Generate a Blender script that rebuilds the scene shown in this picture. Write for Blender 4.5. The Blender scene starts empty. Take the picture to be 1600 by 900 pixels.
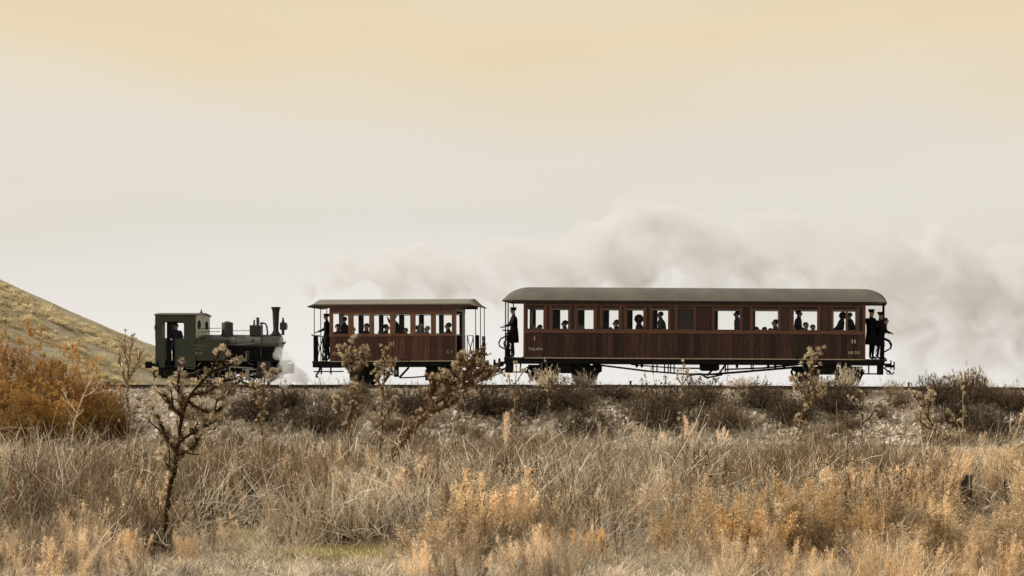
import bpy, bmesh, math, random
import numpy as np
from mathutils import Vector, Matrix, Euler

# ------------------------------------------------------------------ camera, sky, sun, exposure
SC = bpy.context.scene
COL = SC.collection
CAM_Y, CAM_Z, FPX, PX0, PY0 = -81.1, -0.08, 3440.0, 1300.0, 604.4
cd = bpy.data.cameras.new('camera'); cam = bpy.data.objects.new('camera', cd); COL.objects.link(cam)
cam.location = (0, CAM_Y, CAM_Z); cam.rotation_euler = (math.radians(90), 0, 0)
cd.sensor_width = 36; cd.lens = FPX / 1600 * 36
cd.shift_x = (800 - PX0) / 1600; cd.shift_y = (PY0 - 450) / 1600
cd.clip_start = 0.5; cd.clip_end = 9000
SC.camera = cam
SC.view_settings.view_transform = 'Standard'; SC.view_settings.look = 'None'
SC.view_settings.exposure = 0; SC.view_settings.gamma = 1
SC.cycles.volume_bounces = 6
SC.cycles.max_bounces = 8; SC.cycles.transparent_max_bounces = 16

SUN_EL, SUN_AZ = math.radians(41), math.radians(-84)      # azimuth from +Y (away from the camera), negative = left
sdir = Vector((math.sin(SUN_AZ) * math.cos(SUN_EL), math.cos(SUN_AZ) * math.cos(SUN_EL), math.sin(SUN_EL)))
sl = bpy.data.lights.new('sun', 'SUN'); sl.energy = 5.0; sl.angle = math.radians(2.5); sl.color = (1.0, 0.95, 0.88)
so = bpy.data.objects.new('sun', sl); COL.objects.link(so)
so.rotation_euler = (-sdir).to_track_quat('-Z', 'Y').to_euler()

W = bpy.data.worlds.new('World'); SC.world = W; W.use_nodes = True
def N(nt, typ, **kw):
    n = nt.nodes.new(typ)
    for k, v in kw.items(): setattr(n, k, v)
    return n
def L(nt, a, b): nt.links.new(a, b)
def ramp(nt, fac, stops, interp='LINEAR'):
    r = N(nt, 'ShaderNodeValToRGB'); r.color_ramp.interpolation = interp
    e = r.color_ramp.elements
    while len(e) < len(stops): e.new(0.5)
    for i, (p, c) in enumerate(stops):
        e[i].position = p; e[i].color = (*c, 1) if len(c) == 3 else c
    if fac is not None: L(nt, fac, r.inputs[0])
    return r
def mixc(nt, fac, a, b, blend='MIX'):
    m = N(nt, 'ShaderNodeMix', data_type='RGBA', blend_type=blend)
    for s, v in ((m.inputs['Factor'], fac), (m.inputs[6], a), (m.inputs[7], b)):
        if hasattr(v, 'is_output'): L(nt, v, s)
        elif isinstance(v, tuple): s.default_value = (*v, 1)
        else: s.default_value = v
    return m.outputs[2]
def math_(nt, op, a, b=None, c=None, clamp=False):
    m = N(nt, 'ShaderNodeMath', operation=op, use_clamp=clamp)
    for i, v in enumerate((a, b, c)):
        if v is None: continue
        if hasattr(v, 'is_output'): L(nt, v, m.inputs[i])
        else: m.inputs[i].default_value = v
    return m.outputs[0]
def noise(nt, vec, scale, detail=3, rough=0.55, dist=0):
    n = N(nt, 'ShaderNodeTexNoise'); n.inputs['Scale'].default_value = scale
    n.inputs['Detail'].default_value = detail; n.inputs['Roughness'].default_value = rough
    n.inputs['Distortion'].default_value = dist
    if vec is not None: L(nt, vec, n.inputs['Vector'])
    return n.outputs['Fac']
def mapping(nt, vec, scale=(1, 1, 1), loc=(0, 0, 0), rot=(0, 0, 0)):
    m = N(nt, 'ShaderNodeMapping'); m.inputs['Scale'].default_value = scale
    m.inputs['Location'].default_value = loc; m.inputs['Rotation'].default_value = rot
    L(nt, vec, m.inputs['Vector']); return m.outputs[0]
nt = W.node_tree; nt.nodes.clear()
out = N(nt, 'ShaderNodeOutputWorld'); bg = N(nt, 'ShaderNodeBackground'); L(nt, bg.outputs[0], out.inputs[0])
sky = N(nt, 'ShaderNodeTexSky', sky_type='NISHITA'); sky.sun_disc = False
sky.sun_elevation = SUN_EL; sky.sun_rotation = SUN_AZ; sky.dust_density = 3
tc = N(nt, 'ShaderNodeTexCoord'); sep = N(nt, 'ShaderNodeSeparateXYZ'); L(nt, tc.outputs['Generated'], sep.inputs[0])
wob = noise(nt, mapping(nt, tc.outputs['Generated'], (4, 4, 16)), 1.0, 4, 0.5)
wob2 = noise(nt, mapping(nt, tc.outputs['Generated'], (2.2, 2.2, 5), (3, 1, 0)), 1.0, 3, 0.5)
el = math_(nt, 'ADD', sep.outputs[2], math_(nt, 'MULTIPLY', math_(nt, 'SUBTRACT', wob2, 0.5), 0.16))
# veil of high cloud over the whole sky: pale at the horizon, straw yellow higher up
r = ramp(nt, el, [(0.0, (.92, .885, .84)), (0.03, (.85, .81, .755)), (0.07, (.785, .735, .655)), (0.12, (.81, .745, .64)),
                  (0.17, (.86, .70, .455)), (0.35, (.68, .58, .44)), (1.0, (.42, .40, .37))])
veil = mixc(nt, math_(nt, 'MULTIPLY', math_(nt, 'SUBTRACT', wob, 0.42), 0.8, None, True), r.outputs[0], (.90, .88, .86))
tot = mixc(nt, 0.92, mixc(nt, 1.0, sky.outputs[0], (.1, .1, .1), 'MULTIPLY'), veil)
L(nt, tot, bg.inputs[0]); bg.inputs[1].default_value = 1.0

# ------------------------------------------------------------------ placement: photograph pixel -> world point at a given depth plane y
def PX(px, y=-1.1): return (px - PX0) * (y - CAM_Y) / FPX
def PZ(py, y=-1.1): return CAM_Z - (py - PY0) * (y - CAM_Y) / FPX
def P3(px, py, y): return Vector((PX(px, y), y, PZ(py, y)))

# ------------------------------------------------------------------ helpers
def tag(o, label=None, cat=None, group=None, kind=None):
    if label: o['label'] = label
    if cat: o['category'] = cat
    if group: o['group'] = group
    if kind: o['kind'] = kind
    return o
def empty(name, loc, label=None, cat=None, group=None, kind=None, roty=0):
    o = bpy.data.objects.new(name, None); COL.objects.link(o); o.location = loc
    o.rotation_euler = (0, roty, 0); o.empty_display_size = 0.2
    return tag(o, label, cat, group, kind)
def link(name, me, mat=None, parent=None):
    if mat is not None and not me.materials:
        for m in (mat if isinstance(mat, (list, tuple)) else [mat]): me.materials.append(m)
    o = bpy.data.objects.new(name, me); COL.objects.link(o)
    if parent is not None: o.parent = parent
    return o
class MB:
    def __init__(s): s.v, s.f, s.sm, s.mi, s.cur = [], [], [], [], 0
    def add(s, vs, fs, smooth=False):
        b = len(s.v); s.v += [tuple(p) for p in vs]
        for f in fs: s.f.append(tuple(b + i for i in f)); s.sm.append(smooth); s.mi.append(s.cur)
        return s
    def box(s, x0, x1, y0, y1, z0, z1):
        return s.add([(x, y, z) for x in (x0, x1) for y in (y0, y1) for z in (z0, z1)],
                     [(0, 1, 3, 2), (4, 6, 7, 5), (0, 4, 5, 1), (2, 3, 7, 6), (0, 2, 6, 4), (1, 5, 7, 3)])
    def bar(s, a, b, w, h=None):
        h = h or w; a, b = Vector(a), Vector(b); d = (b - a).normalized()
        u = d.cross(Vector((0, 1, 0)))
        if u.length < 1e-3: u = Vector((1, 0, 0))
        u.normalize(); v = d.cross(u)
        vs = [p + u * sx * h / 2 + v * sy * w / 2 for p in (a, b) for sx, sy in ((-1, -1), (1, -1), (1, 1), (-1, 1))]
        return s.add(vs, [(3, 2, 1, 0), (4, 5, 6, 7), (0, 1, 5, 4), (1, 2, 6, 5), (2, 3, 7, 6), (3, 0, 4, 7)])
    def tube(s, pts, r, n=6, cap=True):
        pts = [Vector(p) for p in pts]; rs = r if isinstance(r, (list, tuple)) else [r] * len(pts)
        vs, fs = [], []; ref = None
        for i, p in enumerate(pts):
            d = (pts[min(i + 1, len(pts) - 1)] - pts[max(i - 1, 0)]).normalized()
            if ref is None: ref = d.cross(Vector((0.1, 1, 0.3))).normalized()
            ref = (ref - d * ref.dot(d)).normalized(); w = d.cross(ref)
            vs += [p + (ref * math.cos(2 * math.pi * k / n) + w * math.sin(2 * math.pi * k / n)) * rs[i] for k in range(n)]
        for i in range(len(pts) - 1):
            for k in range(n):
                a, b = i * n + k, i * n + (k + 1) % n; fs.append((a, b, b + n, a + n))
        if cap: fs += [tuple(range(n))[::-1], tuple((len(pts) - 1) * n + k for k in range(n))]
        return s.add(vs, fs, True)
    def cyl(s, a, b, r0, r1=None, n=16, cap=True): return s.tube([a, b], [r0, r0 if r1 is None else r1], n, cap)
    def lathe(s, o, prof, n=16, axis='Z'):
        vs, fs = [], []
        for (r_, h) in prof:
            for k in range(n):
                a = 2 * math.pi * k / n; c, d = r_ * math.cos(a), r_ * math.sin(a)
                p = {'Z': (c, d, h), 'X': (h, c, d), 'Y': (c, h, d)}[axis]
                vs.append((o[0] + p[0], o[1] + p[1], o[2] + p[2]))
        for i in range(len(prof) - 1):
            for k in range(n):
                a, b = i * n + k, i * n + (k + 1) % n; fs.append((a, b, b + n, a + n))
        fs += [tuple(range(n))[::-1], tuple((len(prof) - 1) * n + k for k in range(n))]
        return s.add(vs, fs, True)
    def ball(s, c, r, n=10, m=7):
        r = r if isinstance(r, (tuple, list)) else (r, r, r)
        pr = [(math.sin(math.pi * i / m), -math.cos(math.pi * i / m)) for i in range(m + 1)]
        vs = [(c[0] + r[0] * q * math.cos(2 * math.pi * k / n), c[1] + r[1] * q * math.sin(2 * math.pi * k / n), c[2] + r[2] * h) for q, h in pr for k in range(n)]
        fs = [(i * n + k, i * n + (k + 1) % n, (i + 1) * n + (k + 1) % n, (i + 1) * n + k) for i in range(m) for k in range(n)]
        return s.add(vs, fs, True)
    def prism(s, poly, y0, y1):            # poly in (x, z), extruded along y
        n = len(poly); vs = [(x, y0, z) for x, z in poly] + [(x, y1, z) for x, z in poly]
        return s.add(vs, [tuple(range(n)), tuple(range(2 * n - 1, n - 1, -1))] + [(i, i + n, (i + 1) % n + n, (i + 1) % n) for i in range(n)])
    def ring(s, o, R, r_, n=20, m=6, axis='Y'):
        vs, fs = [], []
        for i in range(n):
            a = 2 * math.pi * i / n
            for k in range(m):
                b = 2 * math.pi * k / m; q = R + r_ * math.cos(b); h = r_ * math.sin(b)
                p = {'Y': (q * math.cos(a), h, q * math.sin(a)), 'X': (h, q * math.cos(a), q * math.sin(a)), 'Z': (q * math.cos(a), q * math.sin(a), h)}[axis]
                vs.append((o[0] + p[0], o[1] + p[1], o[2] + p[2]))
        for i in range(n):
            for k in range(m):
                fs.append((i * m + k, i * m + (k + 1) % m, ((i + 1) % n) * m + (k + 1) % m, ((i + 1) % n) * m + k))
        return s.add(vs, fs, True)
    def mesh(s, name='m'):
        me = bpy.data.meshes.new(name); me.from_pydata(s.v, [], s.f)
        me.polygons.foreach_set('use_smooth', s.sm); me.polygons.foreach_set('material_index', s.mi)
        bm = bmesh.new(); bm.from_mesh(me); bmesh.ops.recalc_face_normals(bm, faces=bm.faces)
        for e in bm.edges:
            if len(e.link_faces) == 2 and e.calc_face_angle(0) > 0.7: e.smooth = False
        bm.to_mesh(me); bm.free(); return me
    def build(s, name, mat, parent=None, bevel=0):
        o = link(name, s.mesh(name), mat, parent)
        if bevel:
            m = o.modifiers.new('bevel', 'BEVEL'); m.width = bevel; m.segments = 2; m.limit_method = 'ANGLE'
        return o
def boxp(name, mat, parent, *b, bevel=0): return MB().box(*b).build(name, mat, parent, bevel)
def copy_tree(o, parent=None):
    c = o.copy(); COL.objects.link(c)
    if parent: c.parent = parent
    for ch in o.children: copy_tree(ch, c)
    return c

# ------------------------------------------------------------------ materials
MATS = {}
def new_mat(name):
    m = bpy.data.materials.new(name); m.use_nodes = True; m.node_tree.nodes.clear(); MATS[name] = m
    return m, m.node_tree
def pbr(name, col, rough=0.6, metal=0, var=0.3, nscale=8, spec=0.5, bump=0.0, dust=None, objvar=0, stretch=(1, 1, 1)):
    m, t = new_mat(name)
    o = N(t, 'ShaderNodeOutputMaterial'); b = N(t, 'ShaderNodeBsdfPrincipled'); L(t, b.outputs[0], o.inputs[0])
    tc = N(t, 'ShaderNodeTexCoord').outputs['Object']
    if objvar:
        oi = N(t, 'ShaderNodeObjectInfo')
        cx = N(t, 'ShaderNodeCombineXYZ')
        for i in range(3): L(t, math_(t, 'MULTIPLY', oi.outputs['Random'], 37.0 + 11 * i), cx.inputs[i])
        va = N(t, 'ShaderNodeVectorMath', operation='ADD'); L(t, tc, va.inputs[0]); L(t, cx.outputs[0], va.inputs[1]); tc = va.outputs[0]
    tc = mapping(t, tc, stretch)
    n1 = noise(t, tc, nscale, 6, 0.6)
    dark = tuple(c * (1 - var) for c in col); lite = tuple(min(1, c * (1 + var)) for c in col)
    c = ramp(t, n1, [(0.3, dark), (0.7, lite)]).outputs[0]
    if objvar:
        f = N(t, 'ShaderNodeMapRange'); L(t, oi.outputs['Random'], f.inputs[0])
        f.inputs[3].default_value = 1 - objvar; f.inputs[4].default_value = 1 + objvar
        g = N(t, 'ShaderNodeCombineColor')
        for i in range(3): L(t, f.outputs[0], g.inputs[i])
        c = mixc(t, 1.0, c, g.outputs[0], 'MULTIPLY')
    if dust:
        n2 = noise(t, tc, nscale * 0.35, 5, 0.7, 0.4)
        c = mixc(t, ramp(t, n2, [(0.45, (0, 0, 0)), (0.75, (1, 1, 1))]).outputs[0], c, dust)
    L(t, c, b.inputs['Base Color'])
    rr = N(t, 'ShaderNodeMapRange'); L(t, n1, rr.inputs[0]); rr.inputs[3].default_value = max(0, rough - .12); rr.inputs[4].default_value = min(1, rough + .12)
    L(t, rr.outputs[0], b.inputs['Roughness']); b.inputs['Metallic'].default_value = metal
    b.inputs['Specular IOR Level'].default_value = spec
    if bump:
        bp = N(t, 'ShaderNodeBump'); bp.inputs['Strength'].default_value = bump; bp.inputs['Distance'].default_value = 0.02
        L(t, n1, bp.inputs['Height']); L(t, bp.outputs[0], b.inputs['Normal'])
    return m
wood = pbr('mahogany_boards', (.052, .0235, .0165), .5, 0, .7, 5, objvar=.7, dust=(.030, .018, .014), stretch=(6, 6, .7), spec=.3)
wood2 = pbr('red_brown_boards', (.100, .046, .032), .5, 0, .6, 5, objvar=.45, stretch=(6, 6, .7), spec=.3)
woodf = pbr('worn_wood_trim', (.13, .060, .038), .5, 0, .4, 6, objvar=.25, stretch=(2, 2, 2), spec=.3)
woodf2 = pbr('orange_wood_trim', (.21, .10, .058), .5, 0, .35, 6, objvar=.2, spec=.3)
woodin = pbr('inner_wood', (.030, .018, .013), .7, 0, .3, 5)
roofm = pbr('olive_roof_canvas', (.088, .078, .061), .85, 0, .22, 2, bump=.1, dust=(.125, .11, .082))
roofm2 = pbr('olive_roof_sheet', (.165, .145, .108), .85, 0, .15, 3, bump=.1)
black = pbr('black_underframe_iron', (.007, .007, .008), .75, .0, .4, 9, spec=.15, dust=(.016, .014, .012))
blackm = pbr('black_wheel_steel', (.010, .010, .012), .7, 0, .4, 9, spec=.2)
steel = pbr('bright_steel', (.32, .31, .30), .35, .9, .2, 12)
rim = pbr('wheel_rim_paint', (.24, .24, .22), .5, .2, .2, 12)
green = pbr('loco_green_paint', (.034, .046, .026), .42, 0, .2, 3, spec=.4, dust=(.046, .054, .034))
greenf = pbr('pale_cab_front_paint', (.40, .40, .29), .5, 0, .1, 3)
boilerm = pbr('grey_boiler_cladding', (.125, .128, .118), .36, .35, .15, 4)
smokem = pbr('smokebox_black', (.030, .030, .029), .55, .1, .25, 5)
chim = pbr('chimney_brown_black', (.028, .023, .021), .6, .1, .3, 6)
redp = pbr('red_buffer_beam_paint', (.35, .03, .025), .5, 0, .15, 5)
railm = pbr('rusty_rail', (.05, .035, .027), .6, .2, .3, 6)
sleeperm = pbr('weathered_sleeper', (.10, .075, .055), .9, 0, .3, 4, objvar=.3)
gold = pbr('gold_lettering', (.75, .55, .25), .5, 0, .05, 5)
creamdull = pbr('faded_lettering', (.22, .20, .13), .5, 0, .1, 5)
cream = pbr('cream_lettering', (.66, .58, .42), .5, 0, .05, 5)
creamline = pbr('cream_lining', (.50, .43, .33), .5, 0, .1, 9)
skin = pbr('skin', (.40, .24, .17), .6, 0, .05, 5)
cloth = {n: pbr('cloth_' + n, c, .9, 0, .15, 12, spec=.1) for n, c in dict(
    navy=(.012, .013, .022), driver=(.035, .035, .06), black=(.010, .010, .012), grey=(.06, .06, .06), pale=(.45, .42, .38), brown=(.05, .035, .025),
    red=(.25, .04, .05), plaid=(.16, .17, .18), green=(.06, .07, .05), blue=(.05, .07, .12)).items()}
hairm = {n: pbr('hair_' + n, c, .7, 0, .2, 20) for n, c in dict(dark=(.015, .011, .009), brown=(.05, .03, .018), grey=(.3, .29, .28), blond=(.32, .22, .11)).items()}
eyem = pbr('eye_dark', (.01, .01, .01), .3)
def glass_mat(name, refl, tint):
    m, t = new_mat(name); o = N(t, 'ShaderNodeOutputMaterial')
    a = N(t, 'ShaderNodeBsdfTransparent'); a.inputs[0].default_value = (*tint, 1)
    g = N(t, 'ShaderNodeBsdfGlossy'); g.inputs['Roughness'].default_value = .03
    fr = N(t, 'ShaderNodeFresnel'); fr.inputs[0].default_value = 1.5
    mx = N(t, 'ShaderNodeMixShader'); L(t, math_(t, 'ADD', math_(t, 'MULTIPLY', fr.outputs[0], refl), 0.0), mx.inputs[0])
    L(t, a.outputs[0], mx.inputs[1]); L(t, g.outputs[0], mx.inputs[2]); L(t, mx.outputs[0], o.inputs[0]); return m
glass = glass_mat('window_glass', 0.12, (.985, .99, .985))

def veg_mat(name, stops, tipcol=None, transl=.18, pscale=.35, fine=2.0, instvar=.35, right=None):
    """dry plant: colour by patches over the field, by plant, and pale seed heads where the 'tip' attribute is high"""
    m, t = new_mat(name); o = N(t, 'ShaderNodeOutputMaterial')
    geo = N(t, 'ShaderNodeNewGeometry'); oi = N(t, 'ShaderNodeObjectInfo')
    n1 = noise(t, geo.outputs['Position'], pscale, 3, .6)
    n2 = noise(t, geo.outputs['Position'], fine, 2, .6)
    f = math_(t, 'ADD', math_(t, 'MULTIPLY', n1, .75), math_(t, 'MULTIPLY', n2, .25))
    f = math_(t, 'ADD', f, math_(t, 'MULTIPLY', math_(t, 'SUBTRACT', oi.outputs['Random'], .5), .4))
    c = ramp(t, f, stops).outputs[0]
    if right:
        sx = N(t, 'ShaderNodeSeparateXYZ'); L(t, geo.outputs['Position'], sx.inputs[0])
        mr = N(t, 'ShaderNodeMapRange'); L(t, math_(t, 'ADD', sx.outputs[0], math_(t, 'MULTIPLY', n1, 4.)), mr.inputs[0])
        mr.inputs[1].default_value = -.5; mr.inputs[2].default_value = 4
        c = mixc(t, math_(t, 'MULTIPLY', mr.outputs[0], .8), c, right)
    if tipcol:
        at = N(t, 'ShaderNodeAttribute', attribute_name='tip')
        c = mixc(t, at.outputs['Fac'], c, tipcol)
    v = N(t, 'ShaderNodeMapRange'); L(t, math_(t, 'FRACT', math_(t, 'MULTIPLY', oi.outputs['Random'], 7.31)), v.inputs[0])
    v.inputs[3].default_value = 1 - instvar; v.inputs[4].default_value = 1 + instvar
    h = N(t, 'ShaderNodeHueSaturation'); L(t, c, h.inputs['Color']); L(t, v.outputs[0], h.inputs['Value'])
    d = N(t, 'ShaderNodeBsdfDiffuse'); tr = N(t, 'ShaderNodeBsdfTranslucent'); mx = N(t, 'ShaderNodeMixShader')
    L(t, h.outputs[0], d.inputs[0]); L(t, h.outputs[0], tr.inputs[0]); mx.inputs[0].default_value = transl
    L(t, d.outputs[0], mx.inputs[1]); L(t, tr.outputs[0], mx.inputs[2]); L(t, mx.outputs[0], o.inputs[0]); return m
def S(r, g, b):     # sRGB 0..255 -> linear
    f = lambda u: (u / 12.92) if u <= .04045 else ((u + .055) / 1.055) ** 2.4
    return (f(r / 255), f(g / 255), f(b / 255))
# ------------------------------------------------------------------ numpy value noise and terrain
def _h(ix, iy, s):
    n = (ix * 374761393 + iy * 668265263 + s * 1442695) & 0xffffffff
    n = ((n ^ (n >> 13)) * 1274126177) & 0xffffffff
    return ((n ^ (n >> 16)) & 0xffff) / 65535.0
def vnoise(x, y, s=0):
    x = np.asarray(x, float); y = np.asarray(y, float)
    ix = np.floor(x).astype(np.int64); iy = np.floor(y).astype(np.int64); fx = x - ix; fy = y - iy
    fx = fx * fx * (3 - 2 * fx); fy = fy * fy * (3 - 2 * fy)
    a, b, c, d = _h(ix, iy, s), _h(ix + 1, iy, s), _h(ix, iy + 1, s), _h(ix + 1, iy + 1, s)
    return (a * (1 - fx) + b * fx) * (1 - fy) + (c * (1 - fx) + d * fx) * fy
def fbm(x, y, o=4, s=0):
    t = 0; a = .5; x = np.asarray(x, float); y = np.asarray(y, float)
    for i in range(o): t = t + a * (vnoise(x, y, s + i) - .5); x = x * 2.03 + 7; y = y * 2.03 + 3; a *= .5
    return t
def ss(a, b, x): t = np.clip((x - a) / (b - a), 0, 1); return t * t * (3 - 2 * t)
FIELD = -2.1
def track_z(x): return -0.1 * np.clip((np.asarray(x, float) - PX(950)) / (PX(1600) - PX(950)), 0, 1.6)
def gz(x, y):
    x = np.asarray(x, float); y = np.asarray(y, float)
    top = -0.16 + track_z(x)
    ew = 1.75 + .25 * fbm(x * .5, y * 0 + 3, 3, 5)
    near = ss(0, 4.9 + 1.2 * fbm(x * .25, y * 0, 2, 9), -y - ew)
    far = ss(0, 5, y - 1.9)
    field = FIELD + .22 * fbm(x * .12, y * .12, 3, 2) + .12 * fbm(x * .9, y * .9, 3, 3)
    rough = fbm(x * 1.3, y * 1.3, 4, 7) * .5 * ss(.0, .35, near) * (1 - ss(.9, 1, near))
    z = np.where(y < 0, top * (1 - near) + field * near + rough, top * (1 - far) + (-1.7 + .1 * fbm(x * .05, y * .05, 3)) * far)
    # far side: sandy bank at the foot of the hill, left
    e_ = -25.6 - .31 * y
    z = z + 3.9 * ss(0, -7, x - e_) * ss(4, 30, y) * (1 - ss(60, 90, y))
    return z
def grid_mesh(name, xs, ys, zf):
    X, Y = np.meshgrid(xs, ys); Z = zf(X, Y); nx, ny = len(xs), len(ys)
    co = np.stack([X, Y, Z], -1).reshape(-1, 3)
    i = np.arange(ny - 1)[:, None] * nx + np.arange(nx - 1)[None]
    q = np.stack([i, i + 1, i + nx + 1, i + nx], -1).reshape(-1, 4)
    return np_mesh(name, co, q, smooth=True)
def np_mesh(name, co, q, smooth=False, tip=None):
    me = bpy.data.meshes.new(name); nv, nf, k = len(co), len(q), q.shape[1]
    me.vertices.add(nv); me.vertices.foreach_set('co', np.asarray(co, np.float32).ravel())
    me.loops.add(nf * k); me.loops.foreach_set('vertex_index', q.astype(np.int32).ravel())
    me.polygons.add(nf); me.polygons.foreach_set('loop_start', np.arange(nf, dtype=np.int32) * k)
    me.polygons.foreach_set('use_smooth', [smooth] * nf)
    if tip is not None:
        a = me.attributes.new('tip', 'FLOAT', 'POINT'); a.data.foreach_set('value', np.asarray(tip, np.float32))
    me.update(calc_edges=True); me.validate(); return me

# ground material: straw litter, bare tan soil, mossy green in the two glades
m, t = new_mat('field_soil'); o = N(t, 'ShaderNodeOutputMaterial'); b = N(t, 'ShaderNodeBsdfPrincipled'); L(t, b.outputs[0], o.inputs[0])
geo = N(t, 'ShaderNodeNewGeometry'); pos = geo.outputs['Position']; sx = N(t, 'ShaderNodeSeparateXYZ'); L(t, pos, sx.inputs[0])
n1 = noise(t, pos, 1.1, 6, .65); n2 = noise(t, pos, 9, 5, .7); n3 = noise(t, pos, .25, 3, .5)
litter = ramp(t, n2, [(.3, (.030, .023, .017)), (.5, (.085, .066, .045)), (.72, (.20, .16, .11))]).outputs[0]
moss = ramp(t, n2, [(.3, (.10, .085, .048)), (.7, (.26, .225, .125))]).outputs[0]
sand = ramp(t, noise(t, pos, 6, 5, .7), [(.3, (.17, .135, .095)), (.7, (.42, .35, .26))]).outputs[0]
isfield = N(t, 'ShaderNodeAttribute', attribute_name='moss')
mossf = math_(t, 'MULTIPLY', isfield.outputs['Fac'], ramp(t, n1, [(.35, (0, 0, 0)), (.5, (1, 1, 1))]).outputs[0])
c = mixc(t, mossf, litter, moss)
bank = N(t, 'ShaderNodeMapRange'); L(t, sx.outputs[1], bank.inputs[0]); bank.inputs[1].default_value = -7.5; bank.inputs[2].default_value = -5.5
bank2 = math_(t, 'MULTIPLY', bank.outputs[0], ramp(t, n1, [(.38, (.35, .35, .35)), (.58, (1, 1, 1))]).outputs[0])
c = mixc(t, bank2, c, sand)
L(t, c, b.inputs['Base Color']); b.inputs['Roughness'].default_value = .95; b.inputs['Specular IOR Level'].default_value = .1
bp = N(t, 'ShaderNodeBump'); bp.inputs['Distance'].default_value = .05; bp.inputs['Strength'].default_value = .6; L(t, n2, bp.inputs['Height']); L(t, bp.outputs[0], b.inputs['Normal'])
xs = np.concatenate([[-4000, -1500, -600, -300, -150, -90, -60], np.arange(-45, 20, .22), [25, 40, 80, 200, 600, 1500, 4000]])
ys = np.concatenate([[-400, -150, -100, -80, -70], np.arange(-62, -9, .3), np.arange(-9, 3, .15), np.arange(3, 30, 1.5), [40, 55, 70, 100, 200, 500, 1500, 5000]])
gm = grid_mesh('ground', xs, ys, gz)
# clearings in the brush, as places on the ground: (x, y, half width, half depth)
GL = [(PX(388, -51), -51.0, 1.05, 1.3), (PX(545, -54.4), -54.2, .95, 1.15), (PX(1010, -53), -52.8, .9, .6)]
co = np.empty(len(gm.vertices) * 3, np.float32); gm.vertices.foreach_get('co', co); co = co.reshape(-1, 3); k = np.zeros(len(co))
for cx, cy, a, b_ in GL: k = np.maximum(k, np.exp(-(((co[:, 0] - cx) / a / 1.2) ** 2 + ((co[:, 1] - cy) / b_ / 1.2) ** 2) ** 2))
at_ = gm.attributes.new('moss', 'FLOAT', 'POINT'); at_.data.foreach_set('value', k.astype(np.float32))
ground = link('ground', gm, MATS['field_soil']); tag(ground, kind='structure')

# hill behind the track on the left
m, t = new_mat('hill_grass'); o = N(t, 'ShaderNodeOutputMaterial'); b = N(t, 'ShaderNodeBsdfPrincipled'); L(t, b.outputs[0], o.inputs[0])
geo = N(t, 'ShaderNodeNewGeometry'); pos = geo.outputs['Position']
a1 = noise(t, mapping(t, pos, (.10, .10, .6), rot=(0, .5, 0)), 2, 5, .65); a2 = noise(t, pos, 2.2, 5, .7)
f = math_(t, 'ADD', math_(t, 'MULTIPLY', a1, .6), math_(t, 'MULTIPLY', a2, .4))
c = ramp(t, f, [(.36, (.23, .195, .12)), (.48, (.33, .285, .185)), (.58, (.43, .38, .26)), (.68, (.50, .45, .32))]).outputs[0]
L(t, c, b.inputs['Base Color']); b.inputs['Roughness'].default_value = 1; b.inputs['Specular IOR Level'].default_value = 0
bp = N(t, 'ShaderNodeBump'); bp.inputs['Distance'].default_value = .15; bp.inputs['Strength'].default_value = .8; L(t, a2, bp.inputs['Height']); L(t, bp.outputs[0], b.inputs['Normal'])
HY = 60.0
def hill_z(x, y):
    # crest line falls to the right along y = HY; the near face slopes down toward the track
    px_ = PX0 + x * FPX / (HY - CAM_Y)
    crest_py = 17 + np.interp(px_, [-900, -500, -200, 0, 60, 130, 200, 245, 290, 330, 420], [120, 240, 345, 441, 470, 507, 541, 565, 592, 612, 680])
    crest = CAM_Z - (crest_py - PY0) * (HY - CAM_Y) / FPX
    d = np.abs(y - HY) / np.where(y < HY, 34.0, 60.0)
    base = -2.2
    prof = np.where(d < 1, .5 + .5 * np.cos(np.pi * np.clip(d, 0, 1)), 0)
    prof = prof ** .8
    n = (fbm(x * .22, y * .22, 4, 11) * 1.0 + fbm(x * 1.1, y * 1.1, 3, 12) * .5) * ss(0, .3, prof)
    return base + (crest - base) * prof + n * .4
hill = link('hill', grid_mesh('hill', np.arange(-110, -34, .5), np.arange(24, 122, .6), hill_z), MATS['hill_grass']); tag(hill, kind='structure')

# ------------------------------------------------------------------ railway track
tr = empty('railway_track', (0, 0, 0), 'single narrow gauge railway track along the top of the stony embankment', 'railway track')
XR = np.linspace(-46, 16, 63)
prof = [(-.055, -.13), (.055, -.13), (.055, -.118), (.012, -.10), (.012, -.035), (.032, -.025), (.032, 0), (-.032, 0), (-.032, -.025), (-.012, -.035), (-.012, -.10), (-.055, -.118)]
for sy in (-1, 1):
    b = MB(); n = len(prof); vs = [(x, sy * .53 + py, pz + float(track_z(x))) for x in XR for py, pz in prof]
    b.add(vs, [(i * n + k, i * n + (k + 1) % n, (i + 1) * n + (k + 1) % n, (i + 1) * n + k) for i in range(len(XR) - 1) for k in range(n)])
    b.build('rail', railm, tr)
sm_ = MB().box(-.11, .11, -.95, .95, -.15, 0).mesh('sleeper')
random.seed(4); x = -45.0
while x < 15:
    s_ = link('sleeper', sm_, sleeperm, tr); s_.location = (x, random.uniform(-.03, .03), -.132 + float(track_z(x))); s_.rotation_euler = (0, 0, random.uniform(-.03, .03)); x += .68

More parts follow.
